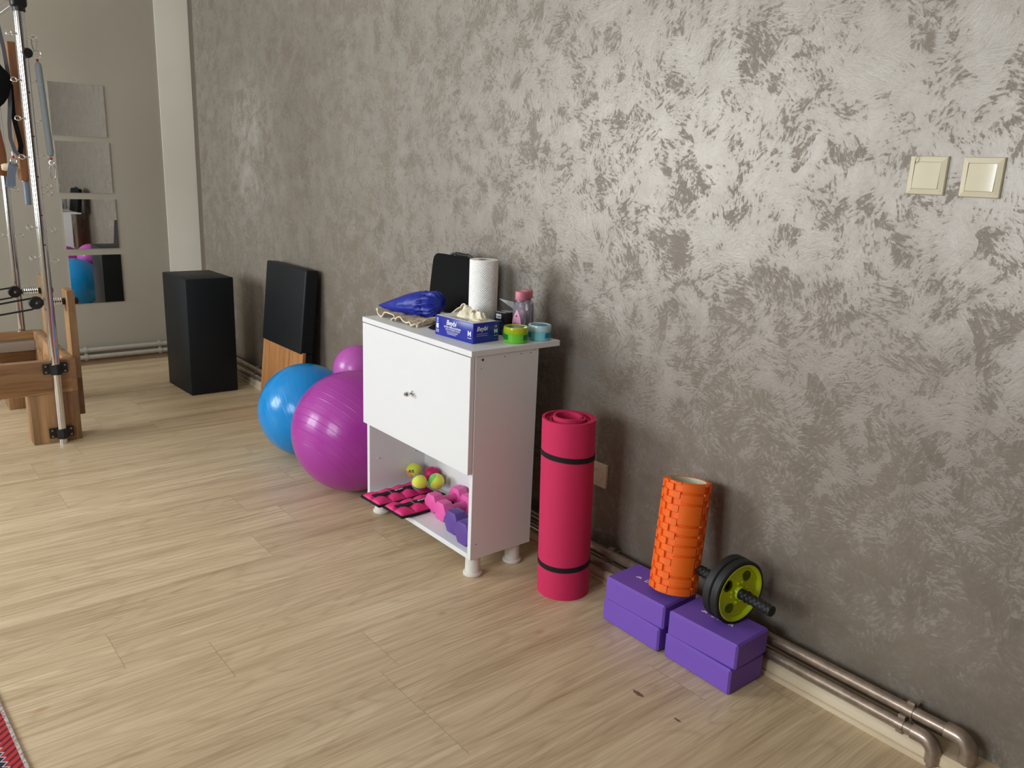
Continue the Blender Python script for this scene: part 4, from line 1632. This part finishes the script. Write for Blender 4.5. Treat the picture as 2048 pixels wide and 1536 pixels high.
# local x = axle, pointing to the viewer end
for k, x0 in enumerate((0.0155, -0.0125)):
    b = MB()
    b.lathe([(WR - 0.011, x0 - 0.013), (WR - 0.003, x0 - 0.013), (WR, x0 - 0.010), (WR, x0 + 0.010), (WR - 0.003, x0 + 0.013), (WR - 0.011, x0 + 0.013)], 96,
            Matrix.Rotation(PI / 2, 4, 'Y'), closed=True)
    b.build('tyre', M_RUBBER, aw_, local=True)
for sgn in (1, -1):
    xf = 0.0285 if sgn > 0 else -0.0255
    b = MB()
    # rim lip
    b.lathe([(WR - 0.0112, xf), (WR - 0.0095, xf + sgn * 0.001), (WR - 0.012, xf + sgn * 0.0015), (WR - 0.016, xf - sgn * 0.001), (WR - 0.020, xf - sgn * 0.010), (WR - 0.0112, xf - sgn * 0.014)],
            96, Matrix.Rotation(PI / 2, 4, 'Y'), closed=True)
    # web with four rounded openings
    t_ = bmesh.new()
    NR_, NA_ = 26, 192
    rr0, rr1 = 0.014, WR - 0.018

    def inhole(r, a):
        for k in range(4):
            c = R(45 + 90 * k + 12)
            d = (a - c + PI) % (2 * PI) - PI
            rm = 0.0500
            y_ = (r - rm) / 0.0150
            x_ = d * r / (0.0185 if r > rm else 0.0185 * (0.55 + 0.45 * max(0, 1 - (rm - r) / 0.0125)))
            if abs(x_) ** 2.4 + abs(y_) ** 2.4 < 1:
                return True
        return False
    V = {}

    def vert(i, j):
        j %= NA_
        if (i, j) not in V:
            r = rr0 + (rr1 - rr0) * i / NR_
            a = 2 * PI * j / NA_
            V[(i, j)] = t_.verts.new((xf - sgn * (0.0085 - 0.002 * math.cos(r / rr1 * 3)), r * math.cos(a), r * math.sin(a)))
        return V[(i, j)]
    for i in range(NR_):
        for j in range(NA_):
            r = rr0 + (rr1 - rr0) * (i + 0.5) / NR_
            if inhole(r, 2 * PI * (j + 0.5) / NA_):
                continue
            t_.faces.new((vert(i, j), vert(i + 1, j), vert(i + 1, j + 1), vert(i, j + 1)))
    bmesh.ops.recalc_face_normals(t_, faces=t_.faces)
    b.merge(t_)
    # hub boss and pegs
    b.lathe([(0.016, xf - sgn * 0.010), (0.0205, xf - sgn * 0.009), (0.0185, xf - sgn * 0.001), (0.0165, xf + sgn * 0.002), (0.0155, xf + sgn * 0.002)], 40, Matrix.Rotation(PI / 2, 4, 'Y'))
    for k in range(8):
        a = R(45 * k + (10 if k % 2 else -10) + 22)
        b.lathe([(0.0022, 0), (0.0048, 0), (0.0044, 0.0065), (0.0038, 0.007), (0.0024, 0.007), (0.0022, 0.002)], 16,
                Matrix.Translation((xf - sgn * 0.0085, 0.0290 * math.cos(a), 0.0290 * math.sin(a))) @ Matrix.Rotation(sgn * PI / 2, 4, 'Y'))
    # raised marks near the rim
    for k in range(3):
        for m in range(5):
            a = R(20 + 120 * k + m * 5)
            b.lathe([(0.0012, 0.001), (0.0022, 0.0), (0.0018, 0.0016), (0.0012, 0.0016)], 10,
                    Matrix.Translation((xf - sgn * 0.0078, 0.0665 * math.cos(a), 0.0665 * math.sin(a))) @ Matrix.Rotation(sgn * PI / 2, 4, 'Y'))
    b.build('hub_disc', M_LIME, aw_, local=True)


def grip(x0, x1):
    b = MB()

    def f(u, v):
        a = 2 * PI * u
        x = x0 + (x1 - x0) * v
        s = abs(math.sin(a * 1.5 + v * 22)) * abs(math.sin(a * 1.5 - v * 22))
        r = 0.0128 + 0.0030 * (s ** 0.5)
        if v < 0.04 or v > 0.95:
            r = 0.0148
        if v <= 0.0 or v >= 1.0:
            r = 0.0005
        return (x, r * math.cos(a), r * math.sin(a))
    b.grid(f, 60, 110, closeu=True)
    b.build('grip', M_RUBBER, aw_, local=True)


grip(0.026, 0.138)
grip(-0.024, -0.125)

# ================================================================ reformer with tower
rf = thing('pilates_reformer', 'wooden pilates reformer with chrome tower poles standing at the left', 'pilates reformer', (-0.4, 4.6, 0))
RX1 = 0.795
b = MB()
b.box((-1.55, 4.21, 0.240), (RX1, 4.245, 0.400), 0.003, 2)
b.build('side_rail', M_BEECH, rf)
b = MB()
b.box((-1.55, 4.985, 0.240), (RX1, 5.02, 0.400), 0.003, 2)
b.build('side_rail', M_BEECH, rf)
b = MB()
b.box((RX1 - 0.045, 4.2455, 0.240), (RX1, 4.9845, 0.400), 0.003, 2)
b.build('end_board', M_BEECH, rf)
b = MB()
b.box((-1.55, 4.2455, 0.240), (-1.51, 4.9845, 0.400), 0.003, 2)
b.build('end_board', M_BEECH, rf)
for yy, s in ((4.9845, -1), (4.2455, 1)):
    b = MB()
    y2 = yy + s * 0.028
    b.box((-1.50, min(yy, y2), 0.300), (RX1 - 0.046, max(yy, y2), 0.352), 0.002)
    b.build('carriage_track', M_ALU, rf)
for (x0, x1, y0, y1) in ((0.589, 0.795, 4.2135, 4.335), (0.589, 0.795, 4.895, 5.017), (-1.54, -1.34, 4.2135, 4.335), (-1.54, -1.34, 4.895, 5.017)):
    b = MB()
    b.box((x0, y0, 0.0), (x1, y1, 0.2398), 0.003, 2)
    b.build('leg', M_BEECH_Z, rf)
for (y0, y1) in ((4.270, 4.375), (4.860, 4.965)):
    b = MB()
    b.box((RX1 + 0.0005, y0, 0.105), (RX1 + 0.0345, y1, 0.712), 0.004, 2)
    post = b.build('riser_post', M_BEECH_Z, rf)
# pulleys on sprung shafts
for yc, zc in ((4.322, 0.655), (4.912, 0.626)):
    b = MB()
    b.cyl((0.700, yc, zc), (0.850, yc, zc), 0.0035, n=12)
    b.lathe([(0, 0), (0.016, 0), (0.017, 0.002), (0.017, 0.014), (0.014, 0.017), (0, 0.017)], 24,
            Matrix.Translation((RX1 + 0.040, yc, zc)) @ Matrix.Rotation(PI / 2, 4, 'Y'))
    b.lathe([(0, 0), (0.016, 0), (0.016, 0.008), (0, 0.008)], 24, Matrix.Translation((RX1 - 0.010, yc, zc)) @ Matrix.Rotation(PI / 2, 4, 'Y'))
    b.build('shaft_knob', M_BLACKPL, rf)
    b = MB()
    b.tube([(0.705 + 0.078 * k / 120, yc + 0.021 * math.cos(2 * PI * k / 120 * 8), zc + 0.021 * math.sin(2 * PI * k / 120 * 8)) for k in range(121)], 0.0023, 6)
    b.build('spring', M_CHROME, rf)
    b = MB()
    b.lathe([(0.004, -0.009), (0.028, -0.010), (0.030, -0.007), (0.024, -0.003), (0.024, 0.003), (0.030, 0.007), (0.028, 0.010), (0.004, 0.009)], 36,
            Matrix.Translation((0.675, yc, zc)) @ Matrix.Rotation(R(90), 4, 'X'), closed=True)
    b.box((0.672, yc - 0.013, zc - 0.012), (0.712, yc + 0.013, zc + 0.012), 0.003)
    pl = b.build('pulley', M_BLACKPL, rf)
    b = MB()
    b.cyl((0.675, yc - 0.0145, zc), (0.675, yc + 0.0145, zc), 0.005, n=14)
    b.build('axle', M_CHROME, pl)
    # rope over the pulley
    b = MB()
    pts = [(-0.9, yc, zc - 0.19), (0.0, yc, zc - 0.115), (0.655, yc, zc - 0.030)]
    a_ = arc((0.675, yc, zc), 0.0265, R(-105), R(75), (1, 0, 0), (0, 0, 1), 16)
    pts += [tuple(p) for p in a_]
    pts += [(0.0, yc, zc - 0.100 + 0.0), (-0.9, yc, zc - 0.15)]
    pts[-2] = (0.30, yc, zc - 0.030)
    pts[-1] = (-0.9, yc, zc - 0.17)
    b.tube(pts, 0.0042, 8)
    b.build('rope', M_BLACKCORD, rf)


# tower
def pole(x, y, z0, z1, name='tower_pole'):
    b = MB()
    b.cyl((x, y, z0), (x, y, z1), 0.0185, n=32)
    o = b.build(name, M_CHROME, rf)
    return o


PX, PYN, PYF = 0.706, 4.185, 5.043
pn = pole(PX, PYN, 0.0, 1.925)
pf = pole(PX, PYF, 0.0, 1.925)
b = MB()
b.cyl((PX, PYN, 0.001), (PX, PYN, 0.012), 0.0105, n=20)
b.build('foot_tip', M_STEEL, pn)
for zc in (0.362, 0.050):
    for yp, s in ((PYN, 1), (PYF, -1)):
        ysurf = 4.21 if s > 0 else 5.02
        b = MB()
        b.cyl((PX, yp, zc - 0.024), (PX, yp, zc + 0.024), 0.0245, n=8)
        ya, yb = sorted((ysurf, ysurf - s * 0.012))
        b.box((PX - 0.052, ya, zc - 0.024), (PX + 0.052, yb, zc + 0.024), 0.003)
        b.box((PX - 0.024, min(yp, ysurf), zc - 0.024), (PX + 0.024, max(yp, ysurf), zc + 0.024), 0.002)
        cl_ = b.build('pole_clamp', M_BLACKPL, rf)
        for dx in (-0.040, 0.040):
            for dz in (-0.014, 0.014):
                b = MB()
                ye = ysurf - s * 0.0125
                b.cyl((PX + dx, ye + s * 0.002, zc + dz), (PX + dx, ye - s * 0.002, zc + dz), 0.0048, n=14, bev=0.001)
                b.build('screw', M_STEEL, cl_)
# top corner joints and cross bars
for yp in (PYN, PYF):
    b = MB()
    b.box((PX - 0.030, yp - 0.028, 1.915), (PX + 0.030, yp + 0.028, 1.985), 0.012, 3)
    b.cyl((PX, yp, 1.900), (PX, yp, 1.925), 0.0245, n=24)
    b.build('corner_joint', M_BLACKPL, rf)
    b = MB()
    b.cyl((PX - 0.03, yp, 1.955), (-1.55, yp, 1.955), 0.0185, n=28)
    b.build('top_rail', M_CHROME, rf)
b = MB()
b.cyl((PX, PYN + 0.028, 1.955), (PX, PYF - 0.028, 1.955), 0.0185, n=28)
b.build('cross_bar', M_CHROME, rf)
for yp in (PYN, PYF):
    b = MB()
    b.cyl((-1.50, yp, 0.0), (-1.50, yp, 1.940), 0.0185, n=28)
    b.build('tower_pole', M_CHROME, rf)


# eye bolts up the poles
def eye_bolt(x, y, z, side, parent):
    b = MB()
    b.cyl((x + side * 0.016, y, z), (x + side * 0.036, y, z), 0.0028, n=10)
    b.cyl((x + side * 0.0175, y, z), (x + side * 0.021, y, z), 0.0055, n=6)
    c = Vector((x + side * 0.046, y, z))
    w = R(35)
    pts = [c + Vector((math.cos(a) * 0.011, math.sin(a) * 0.011 * math.sin(w), math.sin(a) * 0.011 * math.cos(w))) for a in [2 * PI * k / 20 for k in range(20)]]
    b.tube(pts, 0.0024, 8, closed=True)
    b.build('eye_bolt', M_CHROME, parent)


for z in (1.812, 1.628, 1.472, 1.312, 1.012, 0.878):
    eye_bolt(PX, PYN, z, -1, pn)
for z in (1.800, 1.625, 1.462, 1.314, 1.190, 1.160, 1.000, 0.862):
    eye_bolt(PX, PYN, z, 1, pn)
for z in (1.14, 0.905):
    eye_bolt(PX, PYF, z, -1, pf)
    eye_bolt(PX, PYF, z, 1, pf)
for z in (1.580, 1.400, 1.230, 1.065, 0.935, 0.56):
    b = MB()
    b.cyl((PX + 0.004, PYN - 0.017, z), (PX + 0.004, PYN - 0.0192, z), 0.0032, n=12)
    b.build('pin_hole' if z > 0.6 else 'rivet', M_DARKHOLE if z > 0.6 else M_CHROME, pn)
b = MB()
b.lathe([(0, 0), (0.018, 0), (0.021, 0.004), (0.021, 0.016), (0.016, 0.020), (0, 0.020)], 10,
        Matrix.Translation((PX + 0.010, PYN - 0.018, 1.737)) @ Matrix.Rotation(R(90), 4, 'X'))
b.build('lock_knob', M_BLACKPL, pn)

# thin chrome rod alongside the pole
b = MB()
b.cyl((PX - 0.006, PYN + 0.050, 0.40), (PX - 0.006, PYN + 0.050, 1.915), 0.0075, n=16)
b.build('guide_rod', M_CHROME, rf)


# ================================================================ things hung on the tower
def ring(b, c, r, wire, nrm):
    c, nrm = Vector(c), Vector(nrm).normalized()
    e1 = nrm.cross(Vector((0, 0, 1)))
    if e1.length < 1e-3:
        e1 = Vector((1, 0, 0))
    e1.normalize()
    e2 = nrm.cross(e1)
    b.tube([c + e1 * r * math.cos(a) + e2 * r * math.sin(a) for a in [2 * PI * k / 24 for k in range(24)]], wire, 8, closed=True)


def carabiner(b, c, h, w, wire, nrm):
    c = Vector(c)
    nrm = Vector(nrm).normalized()
    e1 = nrm.cross(Vector((0, 0, 1))).normalized()
    pts = []
    for k in range(28):
        a = 2 * PI * k / 28
        pts.append(c + e1 * w * math.cos(a) * (1 + 0.2 * math.sin(a)) + Vector((0, 0, 1)) * h * math.sin(a))
    b.tube(pts, wire, 8, closed=True)


hs = thing('hanging_spring', 'tower spring in a grey-blue sleeve hanging from the near pole', 'spring', (0.770, 4.185, 1.50))
b = MB()
b.cyl((0.757, 4.185, 1.690), (0.7715, 4.185, 1.335), 0.0135, n=20)
b.sphere((0.757, 4.185, 1.690), 0.0130, 20, 10, (1, 1, 1.5))
b.sphere((0.7715, 4.185, 1.335), 0.0130, 20, 10, (1, 1, 1.4))
b.build('sleeve', M_GREYSLEEVE, hs)
b = MB()
b.sphere((0.756, 4.185, 1.7145), 0.0055, 14, 8)
b.build('bead', M_REDBEAD, hs)
b = MB()
b.sphere((0.772, 4.185, 1.309), 0.0055, 14, 8)
b.build('bead', M_REDBEAD, hs)
b = MB()
ring(b, (0.755, 4.185, 1.738), 0.017, 0.0016, (0.2, 1, 0))
b.build('wire_ring', M_CHROME, hs)
b = MB()
carabiner(b, (0.750, 4.185, 1.782), 0.030, 0.009, 0.0026, (0.3, 1, 0))
b.build('carabiner', M_CHROME, hs)
b = MB()
ring(b, (0.772, 4.185, 1.292), 0.010, 0.0018, (0.6, 1, 0))
b.build('wire_ring', M_CHROME, hs)
b = MB()
carabiner(b, (0.774, 4.185, 1.253), 0.033, 0.012, 0.0030, (0.2, 1, 0))
b.build('carabiner', M_CHROME, hs)

# narrow wooden bar held by the tower
wb = thing('wooden_bar', 'narrow varnished wooden bar hanging just left of the near tower pole', 'wooden bar', (0.684, 4.40, 1.2))
b = MB()
b.box((0.680, 4.385, 1.205), (0.712, 4.475, 1.800), 0.003, 2)
b.build('bar', M_BARWOOD, wb)
b = MB()
b.cyl((0.712, 4.44, 1.205), (0.712, 4.44, 1.2), 0.004)
for k in range(3):
    b.sphere((0.688 + 0.009 * k, 4.40, 1.2035), 0.0040, 12, 8)
b.build('stud', M_CHROME, wb)
b = MB()
b.box((0.690, 4.392, 1.098), (0.712, 4.425, 1.204), 0.004, 2)
b.build('fabric_tab', M_DENIMSTRAP, wb)

# broader wooden panel at the frame edge with a turned dowel and webbing loop
wp = thing('wooden_plank', 'broad varnished wooden plank at the left edge with a pale turned dowel', 'wooden plank', (0.60, 4.45, 1.3))
b = MB()
b.prism([(0.560, 1.235), (0.6365, 1.215), (0.630, 1.40), (0.618, 1.475), (0.590, 1.52), (0.500, 1.56), (0.480, 1.26)], 4.44, 4.468, 'Y') if False else None
b.prism([(z, x) for x, z in [(0.500, 1.240), (0.6365, 1.220), (0.640, 1.32), (0.628, 1.42), (0.612, 1.475), (0.575, 1.52), (0.480, 1.56)]], 4.44, 4.468, 'Y', 0.003)
b.build('plank', M_BARWOOD, wp)
b = MB()
b.lathe([(0, 0), (0.013, 0.0), (0.017, 0.012), (0.0165, 0.06), (0.0165, 0.07), (0, 0.072)], 24, Matrix.Translation((0.612, 4.42, 1.262)) @ Matrix.Rotation(R(86), 4, 'Y'))
b.build('dowel', M_PALEWOOD, wp)
b = MB()
b.tube([(0.640, 4.400, 1.180), (0.643, 4.396, 1.230), (0.652, 4.396, 1.272), (0.664, 4.415, 1.283), (0.660, 4.442, 1.262), (0.645, 4.446, 1.215), (0.637, 4.440, 1.172)],
       0, flat=(0.034, 0.003), up=Vector((0, 1, 0)))
b.build('webbing_loop', M_DENIMSTRAP, wp)

# black neoprene bag and hanging straps at the frame edge
b = MB()


def bagf(u, v):
    a = 2 * PI * u
    w = [0.010, 0.045, 0.075, 0.082, 0.080, 0.070, 0.050, 0.020][min(7, int(v * 7.999))]
    x = v * 7
    ws = [0.012, 0.052, 0.078, 0.084, 0.080, 0.070, 0.048, 0.012]
    i = min(6, int(x))
    w = ws[i] * (1 - (x - i)) + ws[i + 1] * (x - i)
    n1 = noise.noise(Vector((math.cos(a), math.sin(a), v * 3)))
    return (0.588 + w * math.cos(a) * (1 + 0.10 * n1), 4.33 + w * 0.30 * math.sin(a) * (1 + 0.4 * n1), 1.735 - 0.235 * v + 0.012 * n1)


b.grid(bagf, 48, 28, closeu=True)
o = b.build('hanging_pad', M_BLACKFAB)
tag(o, 'black padded foot cuff hanging at the left edge of the tower', 'foot cuff')

st = thing('hanging_strap', 'long grey webbing strap running down the tower and looped at its lower end', 'strap', (0.66, 4.34, 1.5))
b = MB()
b.tube([(0.640, 4.36, 1.940), (0.650, 4.36, 1.86), (0.662, 4.36, 1.76), (0.668, 4.36, 1.66), (0.664, 4.36, 1.55), (0.652, 4.36, 1.45), (0.650, 4.36, 1.39), (0.662, 4.36, 1.335), (0.680, 4.36, 1.315)],
       0, flat=(0.016, 0.003), up=Vector((0, 1, 0)))
b.build('webbing', M_GREYSTRAP, st)
b = MB()
b.tube([(0.674, 4.37, 1.62), (0.672, 4.37, 1.50), (0.682, 4.37, 1.42), (0.690, 4.37, 1.36), (0.683, 4.37, 1.325)], 0, flat=(0.020, 0.003), up=Vector((0, 1, 0)))
b.build('black_loop', M_BLACKFAB, st)
b = MB()
b.sphere((0.652, 4.36, 1.310), 0.006, 14, 8)
b.build('bead', M_REDBEAD, st)
b = MB()
ring(b, (0.655, 4.37, 1.293), 0.012, 0.0016, (0.3, 1, 0))
b.cyl((0.650, 4.36, 1.333), (0.652, 4.36, 1.305), 0.002)
b.build('wire_hook', M_CHROME, st)
